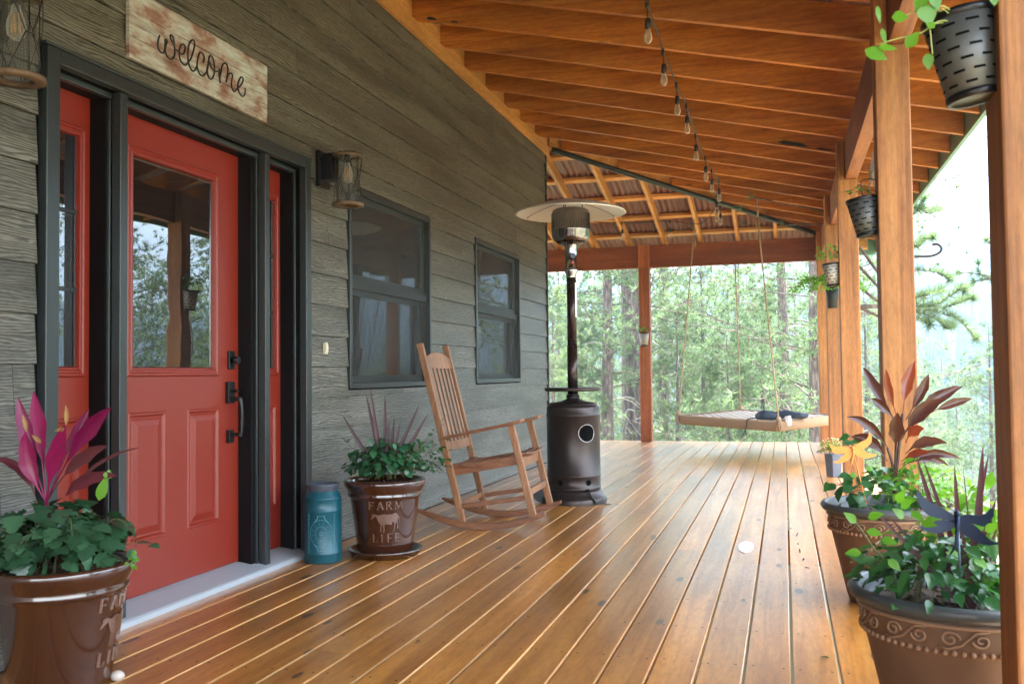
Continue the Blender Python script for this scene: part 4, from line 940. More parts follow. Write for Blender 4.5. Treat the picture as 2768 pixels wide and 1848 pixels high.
for x, y in ((210,350),(330,300),(410,335),(505,350),(290,400),(250,360),(390,330),(340,90),(290,110),(440,110),(330,60)):
    p = Rp(x, y, AY-.1+rr.uniform(-.08,.1)); b_p = V((AX-.1, AY-.05, .36)); ms_.tube(spline([b_p, (b_p+p)/2+V((0,0,.05)), p],4), .0015, 4)
    ml.leaf(p, V((rr.uniform(-1,1),rr.uniform(-.5,.2),rr.uniform(-.3,.3))), V((rr.uniform(-.2,.3),-.6,.8)), .052, .042, 'heart', .15, .2)
ml.build('foliage', L_GLOSS, TA)
lm = MB(); bush(lm, (AX+.12,AY-.06,.45), .20, 260, .042, .024, 'ovate', rr, zsc=.75, stems=ms_, inner=.3)
for x, y in ((330,300),(430,260)): lm.leaf(Rp(x,y,AY-.15), (1,0,.0), (0,-.8,.6), .03, .03, 'ovate')
lm.build('lime_foliage', L_LIME, TA); ms_.build('stem', STEM, TA)
# cordyline: leaf tips traced in the photo (z4 px), bases on the stem
z3 = 618/1491.
def Cp(x, y, Yd=4.12): return proj_pt(2150+x*z3, 600+y*z3, Yd)
cA = MB(); cB = MB()
stem_top = Cp(690,1400)
for (bx,by,tx,ty,wz,b,st_,dy,mm) in ((660,1330,440,945,.040,(-.02,.05),.25,.05,0),(670,1290,590,955,.030,(-.02,.02),.25,-.05,1),(700,1250,780,905,.046,(-.015,.02),.25,.03,1),(720,1290,870,990,.040,(.02,.02),.25,.0,0),
    (700,1390,1095,1070,.050,(-.02,.06),.3,.06,0),(690,1420,970,1155,.056,(-.02,.05),.22,-.06,0),(800,1290,1155,1150,.034,(.01,.03),.35,.02,0),(650,1500,665,1240,.056,(.0,.0),.25,-.10,0),(600,1470,335,1270,.036,(.01,.06),.1,-.04,0),
    (660,1300,495,1150,.036,(-.01,.03),.2,.0,0),(720,1440,840,1345,.044,(-.02,.03),.3,-.1,1),(720,1510,990,1440,.042,(-.02,.05),.2,-.05,0),(600,1560,360,1400,.046,(.02,.06),.2,.02,0),(700,1590,1080,1545,.036,(0,.07),.1,0,0),(690,1560,880,1500,.03,(0,.03),.2,-.08,1),(690,1580,1000,1590,.04,(0,.06),.2,.05,0)):
    cord_leaf(cB if mm else cA, Cp(bx,by), Cp(tx,ty,4.12+dy), wz*1.05, 4.1, b, stem=st_)
for a, b in (((640,1700),(655,1320)),((640,1700),(690,1300)),((650,1690),(600,1470)),((640,1700),(700,1250))): cA.tube(spline([Cp(*a)-V((0,0,.05)), (Cp(*a)+Cp(*b))/2+V((.004,0,0)), Cp(*b)], 5), .0055, 6)
cA.build('cordyline_leaf', L_BRONZE, TA); cB.build('cordyline_leaf', leafmat('red_cordyline', (.09,.010,.016), (.20,.055,.025), .26, .26, (.6,.09,.02), 7), TA)
# front tub
ml = MB(); ms_ = MB(); rr = random.Random(31)
bush(ml, (BX-.06,BY-.06,.42), .205, 330, .056, .033, 'ovate', rr, zsc=.72, stems=ms_, inner=.25, fold=.3)
ml.build('foliage', L_GLOSS, TB)
lm = MB()
for x, y, dx, dz in ((370,590,-.6,.6),(430,640,.9,-.1),(400,770,-1,0),(520,690,.7,-.1),(640,500,.3,.3),(700,520,.3,-.2),(790,560,.6,-.1),(660,560,-.3,.3),(560,810,.5,-.4),(1080,800,.6,-.4),(1000,800,-.4,.2),(620,470,.2,.5),(760,590,.3,0),(440,560,.7,.3),(1180,370,.1,.9),(1150,640,.4,.3)):
    lm.leaf(Rp(x, y, BY-.18+rr.uniform(-.04,.04)), V((dx,-.2,dz)), V((0,-.8,.6)), .040, .025, 'ovate', .2, .2)
ms_.tube(spline([Rp(370,590,2.4),Rp(440,690,2.42),Rp(510,780,2.45),V((BX-.08,BY,.38))],4), .002, 5)
bush(lm, (BX+.10,BY+.12,.50), .19, 230, .045, .026, 'ovate', rr, zsc=.8, stems=ms_, inner=.3)
lm.build('lime_foliage', L_LIME, TB); ms_.build('stem', STEM, TB)
sp_ = MB()
for (x, y, bx, by, wd, dy) in ((725,155,820,480,.020,.0),(770,190,830,470,.016,.04),(965,230,1000,700,.020,.02),(1140,110,1110,520,.026,.03),(1175,160,1130,520,.018,.08),(450,480,650,620,.016,-.1),(1015,230,1045,480,.006,0),(560,540,700,720,.014,0),(1225,430,1050,960,.018,.05),(1230,600,1060,960,.016,0),(880,660,950,980,.016,0),(1230,730,1070,960,.014,0),(1010,620,1040,1000,.02,-.05),(1090,700,1050,1000,.018,0)):
    A_ = V((BX+.02+rr.uniform(-.03,.03), BY-.05+dy, .36)); B_ = Rp(x, y, BY-.05+dy); L = (B_-A_)
    sp_.leaf(A_, L, CAMP-A_, L.length, wd*1.15, 'blade', .35, .0, 9)
sp_.build('spike_leaf', L_PURPLE, TB)
# dragonflies on stakes
def dragonfly(name, label, poly_sets, org, scale, Yd, mat, stake, zoomf, thick=.0016):
    t = thing(name, label, 'garden stake', tuple(stake[1]))
    def P(x, y): return zoomf(x, y, Yd)
    mb = MB()
    for pts in poly_sets:
        k = len(pts); q3 = [P(x, y) for x, y in pts]
        bm_ = bmesh.new(); vv = [bm_.verts.new((p.x, p.z, 0)) for p in q3]; bm_.faces.new(vv); bmesh.ops.triangulate(bm_, faces=bm_.faces[:]); bm_.verts.index_update(); fs = [[v.index for v in f_.verts] for f_ in bm_.faces]; bm_.free()
        mb.add(q3+[p+V((0,thick,0)) for p in q3], fs+[[k+i for i in f_] for f_ in fs]+[(i,(i+1)%k,k+(i+1)%k,k+i) for i in range(k)])
    mb.build('wing', mat, t, bevel=0); return t
k3 = 200/1568.
ZA = lambda x, y, Yd: proj_pt(2220+x*k3, 1150+y*k3, Yd)
dA = dragonfly('garden_stake', 'orange metal dragonfly on a thin stake in the rear tub planter', [
 [(165,370),(300,440),(480,435),(600,480),(655,500),(660,540),(560,560),(470,590),(400,600),(300,600),(240,560),(225,500),(190,450)],
 [(655,530),(660,600),(630,680),(560,740),(450,785),(330,800),(250,775),(250,755),(370,730),(430,650),(510,580)],
 [(690,480),(760,390),(850,340),(960,290),(1000,220),(1015,150),(1050,150),(1070,230),(1065,350),(1000,430),(930,480),(850,510),(760,530),(700,520)],
 [(700,520),(800,520),(900,520),(980,570),(1080,600),(1180,590),(1180,620),(1100,660),(980,690),(860,685),(760,640),(710,590)]],
 None, 1, 3.98, ORANGEM, (0, (AX-.10, 3.98, .36)), ZA)
mb = MB(); mb.tube([ZA(672,480,3.975), ZA(690,600,3.975), ZA(640,800,3.975), ZA(570,915,3.975)], [.0045,.004,.003,.0015], 6); mb.tube([ZA(668,500,3.975), ZA(668,440,3.975)], .006, 6)
for s_ in (-1, 1): mb.tube([ZA(668+s_*(10+70*math.sin(t_*.45)), 450-60*math.sin(t_*.4)+t_*2, 3.975) for t_ in range(0, 8)], .001, 4)
mb.build('body', ORANGEM, dA); mb = MB(); mb.tube([ZA(690,600,3.985), ZA(960,1560,3.985)-V((0,0,.02))], .002, 6); mb.build('stake', ORANGEM, dA)
k5 = 280/1689.
ZB = lambda x, y, Yd: proj_pt(2440+x*k5, 1300+y*k5, Yd)
dB = dragonfly('garden_stake', 'dark blue metal dragonfly on a thin stake in the front tub planter', [
 [(225,155),(300,210),(360,290),(470,350),(640,430),(750,500),(850,560),(890,600),(870,680),(760,640),(660,610),(560,600),(430,560),(340,490),(290,400),(250,290),(220,220)],
 [(890,640),(860,740),(760,800),(640,850),(500,850),(360,810),(280,760),(240,720),(350,730),(440,700),(560,640),(700,630),(800,640)],
 [(900,600),(960,555),(1100,540),(1250,560),(1350,530),(1400,480),(1460,430),(1490,470),(1490,560),(1450,620),(1475,720),(1400,730),(1300,740),(1180,700),(1050,690),(920,700)],
 [(910,680),(1050,690),(1150,700),(1230,760),(1330,870),(1430,960),(1530,1000),(1600,990),(1560,1030),(1400,1050),(1250,1010),(1100,930),(980,860),(910,780)]],
 None, 1, 2.42, NAVYM, (0, (BX-.1, 2.42, .36)), ZB)
mb = MB(); mb.tube([ZB(890,560,2.415), ZB(895,760,2.415), ZB(870,1050,2.415), ZB(760,1215,2.415)], [.006,.005,.004,.0015], 8); mb.ball(ZB(890,530,2.415), .008, 8, 6); mb.build('body', NAVYM, dB)
mb = MB(); mb.tube([ZB(905,760,2.425), ZB(945,1640,2.425)-V((0,0,.02))], .0026, 6); mb.build('stake', plain('steel_blue_stake', (.10,.16,.24), .3, metal=.6), dB)

# ------------------------------------------------------------------ small grey pot
GX, GY = 2.905, 8.90
GP = thing('potted_plant', 'small dark grey six sided pot of tiny white flowers beside the third post', 'potted plant', (GX,GY,0))
mb = MB(); mb.lathe([(.001,.004),(.070,.0),(.088,.205),(.080,.205),(.076,.18),(.001,.18)], (GX,GY,.0005), 6, smooth=False, a0=.35); mb.build('pot', GREYPOT, GP, bevel=.003)
rr = random.Random(4); ml = MB(); ms_ = MB(); bush(ml, (GX-.01,GY,.24), .13, 380, .020, .012, 'ovate', rr, zsc=.8, stems=ms_, inner=.2); ml.build('foliage', L_FERN, GP); ms_.build('stem', STEM, GP)
mb = MB()
for i in range(90):
    a = rr.uniform(0,2*PI); el = rr.uniform(0,1.4); q_ = .135; mb.ball((GX-.01+q_*math.cos(a)*math.cos(el), GY+q_*math.sin(a)*math.cos(el), .24+q_*.8*math.sin(el)), .0045, 5, 3)
mb.build('blossom', leafmat('white_blossom', (.6,.62,.4), (.8,.82,.6), .6, .3), GP)

# ------------------------------------------------------------------ slotted buckets
def bucket(x, y, zt, mat, label, tilt=(0,0), sc=1., group='slotted metal buckets hung on the posts', hook=True, az=None):
    t = thing('hanging_bucket', label, 'hanging pot', (x, y, zt), group)
    M = Matrix.Translation(V((x,y,zt))) @ Matrix.Rotation(tilt[0],4,'X') @ Matrix.Rotation(tilt[1],4,'Y'); h, rt, rb = .178*sc, .070*sc, .051*sc
    T = lambda p: M @ V(p)
    def lat(prof, n_=36):
        mb = MB(); mb.lathe(prof, (0,0,0), n_); mb.v = [tuple(T(p)) for p in mb.v]; return mb
    mb = lat([(.001,-h+.004),(rb-.004,-h+.004),(rb-.004,-h),(rb,-h),(rt,0),(rt-.003,0),(rt-.01,-.02),(.001,-.02)]); bo = mb.build('bucket', mat, t)
    mb = lat([(rt-.002,.004),(rt+.003,.003),(rt+.003,-.010),(rt-.001,-.012)]); mb2 = lat([(rb,-h+.014),(rb+.004,-h+.012),(rb+.003,-h-.002),(rb-.004,-h-.002)]); mb.build('rolled_edge', BLACKM, bo); mb2.build('rolled_edge', BLACKM, bo)
    mb = MB()
    for row in range(6):
        z = -.028*sc-row*.0245*sc; r_ = rt+(rb-rt)*(-z/h)+.0008; nn = 9
        for i in range(nn):
            a = 2*PI*(i+.5*(row % 2))/nn; da = .20; vs = []
            for j in range(4):
                aa = a-da+2*da*j/3
                for dz in (-.0027*sc, .0027*sc): vs.append(T((r_*math.cos(aa), r_*math.sin(aa), z+dz)))
            mb.add(vs, [(2*j,2*j+1,2*j+3,2*j+2) for j in range(3)])
    mb.build('dash_pattern', SLOT, bo)
    return t, T
rr = random.Random(14)
t0, T = bucket(2.862, 2.150, 1.712, OLIVE, 'large looking dark slotted bucket hung on the nearest post at the top right corner', (0, -R(9)), 1.02)
ml = MB(); ms_ = MB()
z2 = 618/1384.
def Bp(x, y, Yd): return proj_pt(2150+x*z2, y*z2, Yd)
for pts in ([(900,40),(740,70),(640,105)],[(870,130),(760,200),(620,235),(500,270)],[(830,150),(820,230),(830,330)],[(900,60),(880,70),(830,40)]):
    P = [Bp(x, y, 2.06) for x, y in pts]; ms_.tube(spline([T((0,0,-.01))]+P, 5), .0016, 5)
for x, y, dx, dz, L, W in ((635,105,1,-.1,.034,.034),(710,240,.5,.7,.042,.028),(800,90,.3,-1,.048,.045),(815,150,-.2,.2,.024,.022),(805,375,-.0,-.2,.036,.024),(490,330,1,-.55,.052,.034),(560,290,1,-.2,.038,.020),(505,90,.15,-1,.040,.012),(535,220,.2,-1,.036,.012),(1205,-5,0,-.5,.03,.025),(760,10,-.5,-1,.05,.034),(850,10,.3,-1,.04,.03)):
    ml.leaf(Bp(x, y, 2.05)-V((dx,0,dz)).normalized()*L*.5, V((dx,0,dz)), V((rr.uniform(-.3,.3),-1,.4)), L, W, 'ovate', .12, .1)
ml.build('foliage', L_LIME, t0); ms_.build('stem', plain('pale_stem', (.25,.30,.08), .5), t0)
t1, T = bucket(2.858, 4.665, 1.772, OLIVE, 'dark slotted bucket hung on the second post beside the frayed rope', (0, -R(9)), 1.0)
ml = MB(); ms_ = MB(); bush(ml, T((0,0,.03)), .055, 26, .022, .017, 'ovate', rr, zsc=1., stems=ms_)
runner(ml, ms_, [T((.0,0,0)), T((.05,0,.07)), T((.06,0,.15))], rr, .022, .012)
ml.build('foliage', L_LIME, t1); ms_.build('stem', STEM, t1)
mb = MB(); mb.tube(spline([(2.925,4.66,1.86),(2.88,4.66,1.865),(2.858,4.66,1.85),(2.862,4.66,1.80),(2.87,4.66,1.775)],4), .0028, 5); mb.build('hook', IRON, t1)
t2, T = bucket(2.868, 7.83, 1.815, BIRCH, 'pale slotted bucket hung on the third post above the fern', (0, -R(5)), 1.0)
ml = MB(); ms_ = MB(); bush(ml, T((-.01,0,.05)), .13, 90, .032, .024, 'ovate', rr, zsc=.9, stems=ms_, inner=.2); ml.build('foliage', L_FERN, t2); ms_.build('stem', STEM, t2)
t3, T = bucket(.634, 12.795, 1.505, BIRCH, 'tiny pale slotted bucket hung on the middle far post', (0, 0), 1.0)
ml = MB(); ms_ = MB(); bush(ml, T((0,0,.03)), .06, 40, .035, .022, 'ovate', rr, zsc=1.1, stems=ms_); ml.build('foliage', L_LIME, t3); ms_.build('stem', STEM, t3)
# fern in a black pot
FX, FY = 2.990, 10.03
FR = thing('hanging_fern', 'bright green fern in a black pot hung on the fourth post', 'fern', (FX, FY, 1.72))
mb = MB(); mb.lathe([(.001,-.23),(.048,-.23),(.068,0),(.06,0),(.001,-.02)], (FX-.01,FY,1.83), 24); mb.build('pot', RUBBER, FR)
ml = MB(); rr = random.Random(8)
for i in range(60):
    a = rr.uniform(0,2*PI); L = rr.uniform(.28,.5); o_ = V((math.cos(a), math.sin(a)*.6, 0)); P = [V((FX-.01,FY,1.83))+o_*L*t_+V((0,0,rr.uniform(.35,.5)*L*math.sin(PI*t_*.62)-L*.55*t_*t_)) for t_ in (0,.15,.3,.45,.6,.75,.9,1)]
    P = [V((FX-.01,FY,1.83))]+P[1:]
    for j in range(1, len(P)):
        for s_ in (-1,1):
            for f_ in (0,.5):
                c = P[j-1].lerp(P[j], f_); tg = (P[j]-P[j-1]).normalized(); sv = V((-o_.y,o_.x,0)).normalized()*s_; ml.leaf(c, sv+tg*.5, (0,-.5,1), .062*(1-.5*j/len(P)), .022, 'ovate', .1, .4, 3)
ml.build('frond', L_FERN, FR)
# plant hook behind second post
mb = MB(); P = [(2.99,4.739,1.488),(3.05,4.745,1.484),(3.10,4.75,1.483),(3.15,4.75,1.484),(3.185,4.75,1.498),(3.195,4.75,1.52),(3.178,4.75,1.538),(3.155,4.75,1.537)]
mb.tube(spline([(x+.02,y,z+.012) for x,y,z in P],5), [.006]*5+[.007]*25+[.006]*6 if False else .0058, 8); mb.ball((3.075,4.745,1.495),.011,8,6)
tag(mb.build('plant_hook', IRON), 'black curled iron plant hook sticking out behind the second post', 'hook')
# frayed rope by the second post
RP_ = thing('hanging_rope', 'pair of pale ropes with a frayed knot hanging from the beam behind the second post', 'rope', (3.03, 5.55, 2.47))
mb = MB(); yy = 5.45
for dx, ph in ((-.022,0),(.03,1)):
    P = [(3.03+dx+.004*math.sin(k*2.1+ph), yy, 2.47-.075*k) for k in range(33)]; mb.tube([p for p in P if p[2] > .10], .0065, 6)
mb.build('rope', ROPEB, RP_)
mb = MB(); rr = random.Random(2)
for i in range(150):
    t_ = rr.random(); c = V((3.03-.02+.05*t_-(.03 if t_ < .4 else 0)*1, yy-.012, 2.06+.34*t_)); mb.tube([c, c+V((rr.uniform(-.02,.02),rr.uniform(-.015,.01),-.04)), c+V((rr.uniform(-.035,.03),rr.uniform(-.02,.015),rr.uniform(-.12,-.06)))], .0018, 4)
mb.build('frayed_knot', plain('grey_jute', (.25,.20,.16), .9, var=.4), RP_)

# ------------------------------------------------------------------ swing bed
cF, cL, cB, cR = V((2.422,10.35,.405)), V((1.262,11.25,.432)), V((1.935,12.42,.455)), V((3.10,11.50,.43))
SW = thing('swing_bed', 'square rope woven hanging bed slung on four ropes at the far end of the deck', 'hanging bed', (2.2, 11.4, .35))
nn = MB(); corners = [cL, cF, cR, cB]; cen = (cF+cL+cB+cR)/4; th_ = .088
for i in range(4):
    a, b = corners[i], corners[(i+1)%4]; inn = [(c-cen)*.86+cen for c in (a, b)]
    nn.hexa([a-V((0,0,th_)), b-V((0,0,th_)), inn[1]-V((0,0,th_)), inn[0]-V((0,0,th_)), a, b, inn[1], inn[0]])
nn.build('frame', plain('brown_frame', (.35,.16,.06), .7), SW, bevel=.008)
wr = MB()
for i in range(4):
    a, b = corners[i], corners[(i+1)%4]; L = (b-a).length; k = int(L/.016); o_ = ((a+b)/2-cen); o_.z = 0; o_.normalize()
    for j in range(2, k-1):
        p = a.lerp(b, j/k); e = .006; zz = rr.uniform(-.002,.002)
        wr.tube([p-o_*.05+V((0,0,e)), p+o_*e*.5+V((0,0,e+zz)), p+o_*e+V((0,0,-.004)), p+o_*e-V((0,0,th_-.004)), p-o_*.02-V((0,0,th_+e))], .0078, 5, cap=False)
wr.build('rope_wrap', ROPE, SW)
wv_ = MB(); K = 22
def swp(u, v): return (cL*(1-u)*(1-v)+cF*u*(1-v)+cR*u*v+cB*(1-u)*v)
for i in range(1, K):
    for ax in (0, 1):
        P = []
        for j in range(K*2+1):
            t_ = .02+.96*j/(K*2); u, v = (i/K, t_) if ax else (t_, i/K); sgn = math.sin((t_*K+ (i % 2))*PI)*(1 if ax else -1)
            P.append(swp(u, v)+V((0,0,-.012+.007*sgn)))
        wv_.tube(P, .0125, 5, cap=False)
wv_.build('woven_top', ROPEB, SW)
hooks = [(cL, V((1.404,12.05,2.93))), (cF, V((2.228,10.98,2.955))), (cB, V((1.86,13.25,2.72))), (cR, V((3.12,12.2,2.74)))]
for c, h_ in hooks:
    mb = MB(); kt = h_-V((0,0,.22)); base = c+V((0,0,.03))
    P = [base.lerp(kt, t_/8)+V((0,0,0)) for t_ in range(9)]; mb.tube(P, .0085, 6); mb.ball(c+V((0,0,.035)), .028, 8, 6, (1,1,1.2)); mb.tube([kt, kt+V((.012,0,.08)), kt-V((0,0,-.10))], .012, 6)
    for q_ in range(12):
        a = rr.uniform(0,6.28); o_ = V((math.cos(a),math.sin(a),0))
        for P0_, s_ in ((c+V((0,0,.03))+(c-cen).normalized()*.025, .10), (kt+V((0,0,.02)), .16)): mb.tube([P0_, P0_+o_*.02-V((0,0,s_*.5)), P0_+o_*.03-V((0,0,s_*rr.uniform(.7,1.2)))], .003, 4)
    mb.build('rope', ROPE, SW)
    mb = MB(); mb.tube([h_-V((0,0,.115))+V((.016*math.cos(t_),0,.03*math.sin(t_))) for t_ in [x*PI/6 for x in range(13)]], .004, 5); mb.tube([h_-V((0,0,.085))+V((.012*math.cos(t_),0,.04+.04*math.sin(t_))) for t_ in [x*PI/6 for x in range(13)]], .004, 5); mb.build('carabiner', DARKSTEEL, SW)
# cushion and cup on the bed
def blob(name, c, ax, ay, hz, mat, seed, rot=0):
    mb = MB(); r2 = random.Random(seed); n_, k = 28, 12; ph = [r2.uniform(0,6.28) for _ in range(6)]; vs = []
    for i in range(k+1):
        t_ = PI*i/k
        for j in range(n_):
            a = 2*PI*j/n_; sx = abs(math.cos(a))**.6*math.copysign(1,math.cos(a)); sy = abs(math.sin(a))**.7*math.copysign(1,math.sin(a))
            w0 = 1+.06*math.sin(3*a+ph[0])+.05*math.sin(5*a+ph[1]+t_*2); x = ax*math.sin(t_)**.8*sx*w0; y = ay*math.sin(t_)**.8*sy*w0; z = hz*math.cos(t_)*(1+.18*math.sin(x*19+ph[2])+.15*math.sin(y*23+ph[3])+.12*math.sin((x+y)*41+ph[4]))
            vs.append((c[0]+x*math.cos(rot)-y*math.sin(rot), c[1]+x*math.sin(rot)+y*math.cos(rot), c[2]+max(z, -hz*.5)))
    mb.add(vs, [(i*n_+j,(i+1)*n_+j,(i+1)*n_+(j+1)%n_,i*n_+(j+1)%n_) for i in range(k) for j in range(n_)], True); return mb
CU = thing('cushion', 'crumpled dark navy cushion lying on the near corner of the hanging bed', 'cushion', (2.40,10.70,.42))
blob('c', (2.52,10.75,.462), .20, .14, .052, CLOTH, 3, -.15).build('cover', CLOTH, CU)
mb = blob('c', (2.30,10.66,.458), .12, .11, .058, CLOTH, 6, .5); mb.build('folded_end', CLOTH, CU)
mb = MB(); mb.tube(spline([(2.22,10.62,.45),(2.14,10.60,.44),(2.085,10.595,.425),(2.08,10.585,.36),(2.06,10.58,.30),(2.03,10.58,.25)],4), .006, 5); mb.tube([(2.06,10.58,.31),(2.075,10.58,.25)], .005, 5); mb.build('tie_strap', CLOTH, CU)
cd_ = V((.2,-.3,-.92)).normalized()
mb = MB(); mb.tube([(2.515,10.40,.47),(2.535,10.375,.37)], [.036,.022], 18); tag(mb.build('plastic_cup', FROST), 'clear plastic cup tipped over the edge of the hanging bed', 'cup')

# ------------------------------------------------------------------ things lying on the deck
mb = MB(); n_ = 40; vs = [(2.270, 5.235, .0065)]  # flat white oval with a slightly wavy edge, just above the boards
for i in range(n_): a = 2*PI*i/n_; q_ = 1+.025*math.sin(3*a)+.012*math.sin(7*a+1); vs.append((2.270+.040*q_*math.cos(a), 5.235+.172*q_*math.sin(a)*.95, .0045))
vs2 = [(v[0], v[1], .0010) for v in vs[1:]]
mb.add(vs+vs2, [(0,1+i,1+(i+1)%n_) for i in range(n_)]+[(1+i,1+n_+i,1+n_+(i+1)%n_,1+(i+1)%n_) for i in range(n_)])
tag(mb.build('white_oval', WHITE), 'bright white oval lying flat on the middle of the deck', 'patch')
mb = MB(); rr = random.Random(6)
for (x, y) in ((2.535,5.6),(2.545,5.35),(2.55,5.1),(2.56,4.9)):
    mb.leaf((x,y,.004), (rr.uniform(-.2,.2),1,.05), (0,0,1), rr.uniform(.05,.14), rr.uniform(.006,.012), 'lance', .4, .0, 5)
mb.leaf((2.565,4.75,.003),(1,.3,.05),(0,0,1),.03,.02,'ovate')
tag(mb.build('leaf_litter', plain('dark_debris', (.03,.02,.02), .8)), 'line of dark dry leaf bits on the deck left of the rear tub planter', 'leaf litter', kind='stuff')
mb = MB(); mb.leaf((2.615,3.28,.003),(-.8,.5,.05),(0,0,1),.035,.014,'lance',.4,.2); tag(mb.build('fallen_leaf', L_IVYP), 'single small green leaf fallen on the deck before the front tub planter', 'leaf')

# ------------------------------------------------------------------ trees
def pine_mesh(seed, Hh, r0, c0, spread, ntuft_scale=1., dead=False, lean=0, nlen=.17, dirbias=None):
    rr = random.Random(seed); tr = MB(); cr = MB(); dd_ = MB()
    bx, by = rr.uniform(-.3,.3), rr.uniform(-.3,.3)
    def tp(z): t_ = z/Hh; return V((lean*z+bx*math.sin(t_*2.2), by*math.sin(t_*1.7), z))
    tr.tube([tp(Hh*i/14) for i in range(15)], [r0*(1-.93*(i/14)**1.15)+(.25*r0 if i == 0 else 0) for i in range(15)], 10)
    def tuft(p, ax_, n_, L):
        ax_ = ax_.normalized()
        for _ in range(n_):
            v = V((rr.gauss(0,1), rr.gauss(0,1), rr.gauss(0,1))).normalized(); d_ = (v+ax_*.75+V((0,0,.15))).normalized()*L*rr.uniform(.7,1.1)
            s_ = d_.cross(V((rr.random()-.5, rr.random()-.5, rr.random()-.5))).normalized()*L*.06
            n0 = len(cr.v); cr.v += [tuple(p-s_), tuple(p+s_), tuple(p+d_)]; cr.f.append([n0,n0+1,n0+2]); cr.sm.append(False)
    z = c0*Hh
    while z < Hh*.985:
        t_ = (z-c0*Hh)/(Hh*(1-c0)); Lb = spread*(1-t_)**.65*(.55+.45*min(1,t_*4+.4))*rr.uniform(.65,1.15)+.25
        for _ in range(rr.choice((1,2,2,3))):
            a = rr.uniform(0,2*PI); o_ = V((math.cos(a), math.sin(a), 0)); el = rr.uniform(-.15,.35)+.5*t_
            P = [tp(z)+o_*Lb*s_+V((0,0,Lb*(el*s_-.22*s_*s_+.28*s_**3))) for s_ in (0,.25,.5,.75,1)]
            P = [p+V((rr.uniform(-.06,.06),rr.uniform(-.06,.06),rr.uniform(-.05,.05)))*(Lb*.5 if i else 0) for i, p in enumerate(P)]
            tr.tube(P, [max(.006, r0*.13*(1-.8*i/4)*(1-.5*t_)) for i in range(5)], 4, cap=False)
            nt_ = int((7+Lb*9.5)*ntuft_scale)
            for _i in range(nt_):
                s_ = rr.uniform(.28, 1)**.8; q_ = s_*4; i = min(3, int(q_)); p = P[i].lerp(P[i+1], q_-i); off = V((rr.gauss(0,1),rr.gauss(0,1),rr.gauss(0,.55)))*Lb*.13*(.4+s_)
                e = p+off; ax_ = (off+o_*.2+V((0,0,.1)))
                if rr.random() < .35: tr.tube([p, (p+e)/2+V((0,0,-.02)), e], [.007,.005,.003], 3, cap=False)
                tuft(e, ax_, 17, nlen*rr.uniform(.8,1.2))
        z += rr.uniform(.12,.30)*(Hh/12)
    if dead:
        for _ in range(dead):
            z = rr.uniform(.12, c0+.1)*Hh; a = rr.uniform(0,2*PI); o_ = V((math.cos(a),math.sin(a),0)); L = rr.uniform(.6,1.9)
            P = spline([tp(z), tp(z)+o_*L*.35+V((0,0,L*.12)), tp(z)+o_*L*.7+V((rr.uniform(-.2,.2),rr.uniform(-.2,.2),-.05*L)), tp(z)+o_*L+V((rr.uniform(-.3,.3),rr.uniform(-.3,.3),-L*.35))],4)
            dd_.tube(P, [.028*(1-.85*i/len(P)) for i in range(len(P))], 5)
            for _k in range(3): c = P[rr.randrange(4,len(P))]; dd_.tube(spline([c, c+V((rr.uniform(-.3,.3),rr.uniform(-.3,.3),rr.uniform(-.3,.05))), c+V((rr.uniform(-.6,.6),rr.uniform(-.6,.6),rr.uniform(-.7,-.1)))],3), .006, 4)
    return tr, cr, dd_
PROTO = []
specs = [(1,17,.21,.30,2.6,1.,6),(2,15,.19,.18,2.8,1.1,0),(3,19,.24,.38,2.6,.9,8),(4,12,.15,.10,2.4,1.25,0),(5,16,.20,.22,3.1,1.05,4),(6,10,.13,.06,2.2,1.3,0)]
for i, (sd, hh_, r_, c0, sp_, ts, dead) in enumerate(specs):
    tr, cr, dd_ = pine_mesh(sd, hh_, r_, c0, sp_, ts, dead)
    t = thing('pine_tree', 'x', 'tree', (0,0,0)); a = tr.build('trunk', BARK, t); b = cr.build('crown', NEEDLE if i % 2 == 0 else NEEDLE2, t)
    if dead: c = dd_.build('dead_branch', DEADW, t)
    PROTO.append([t, False, hh_])
def bear(px, dist):      # bearing of a measured photo column at eye level -> ground position
    d_ = Fd+Rt*((px-1384)/2497.5); d_.z = 0; d_.normalize(); p = CAMP+d_*dist; return p.x, p.y
rt_ = random.Random(77)
def place(k, x, y, sc, label, group, rot=None, topz=None):
    P = PROTO[k]
    if not P[1]: o = P[0]; P[1] = True
    else: o = copy_tree(P[0])
    gz = ground_z(x, y)-.1
    if topz is not None: sc = (topz-gz)/P[2]
    o.location = (x, y, gz); o.rotation_euler = (0,0,rt_.uniform(0,6.28) if rot is None else rot); o.scale = (sc*rt_.uniform(.92,1.08),)*2+(sc,)
    tag(o, label, 'tree', group); return o
G1 = 'pine trees beyond the far end of the deck'; G2 = 'pine trees down the slope on the open side'
place(0, *bear(1632,24), 1, 'slim straight pine trunk left of the middle far post, seen past the heater', G1, topz=12)
place(2, *bear(1702,27), 1, 'thick pine trunk close on the left of the middle far post', G1, topz=15)
place(0, *bear(1747,25), 1, 'slightly leaning pine trunk half hidden by the middle far post', G1, topz=13)
place(2, *bear(1783,30), 1, 'pine trunk just right of the middle far post', G1, topz=14)
place(4, *bear(1902,26), 1, 'bushy pine in the middle of the far opening above the hanging bed', G1, topz=4.6)
place(1, *bear(2018,29), 1, 'slim pine between the two right ropes of the hanging bed', G1, topz=5.2)
place(2, *bear(2130,24), 1, 'dark pine trunk with bare white branches behind the navy cushion', G1, topz=10)
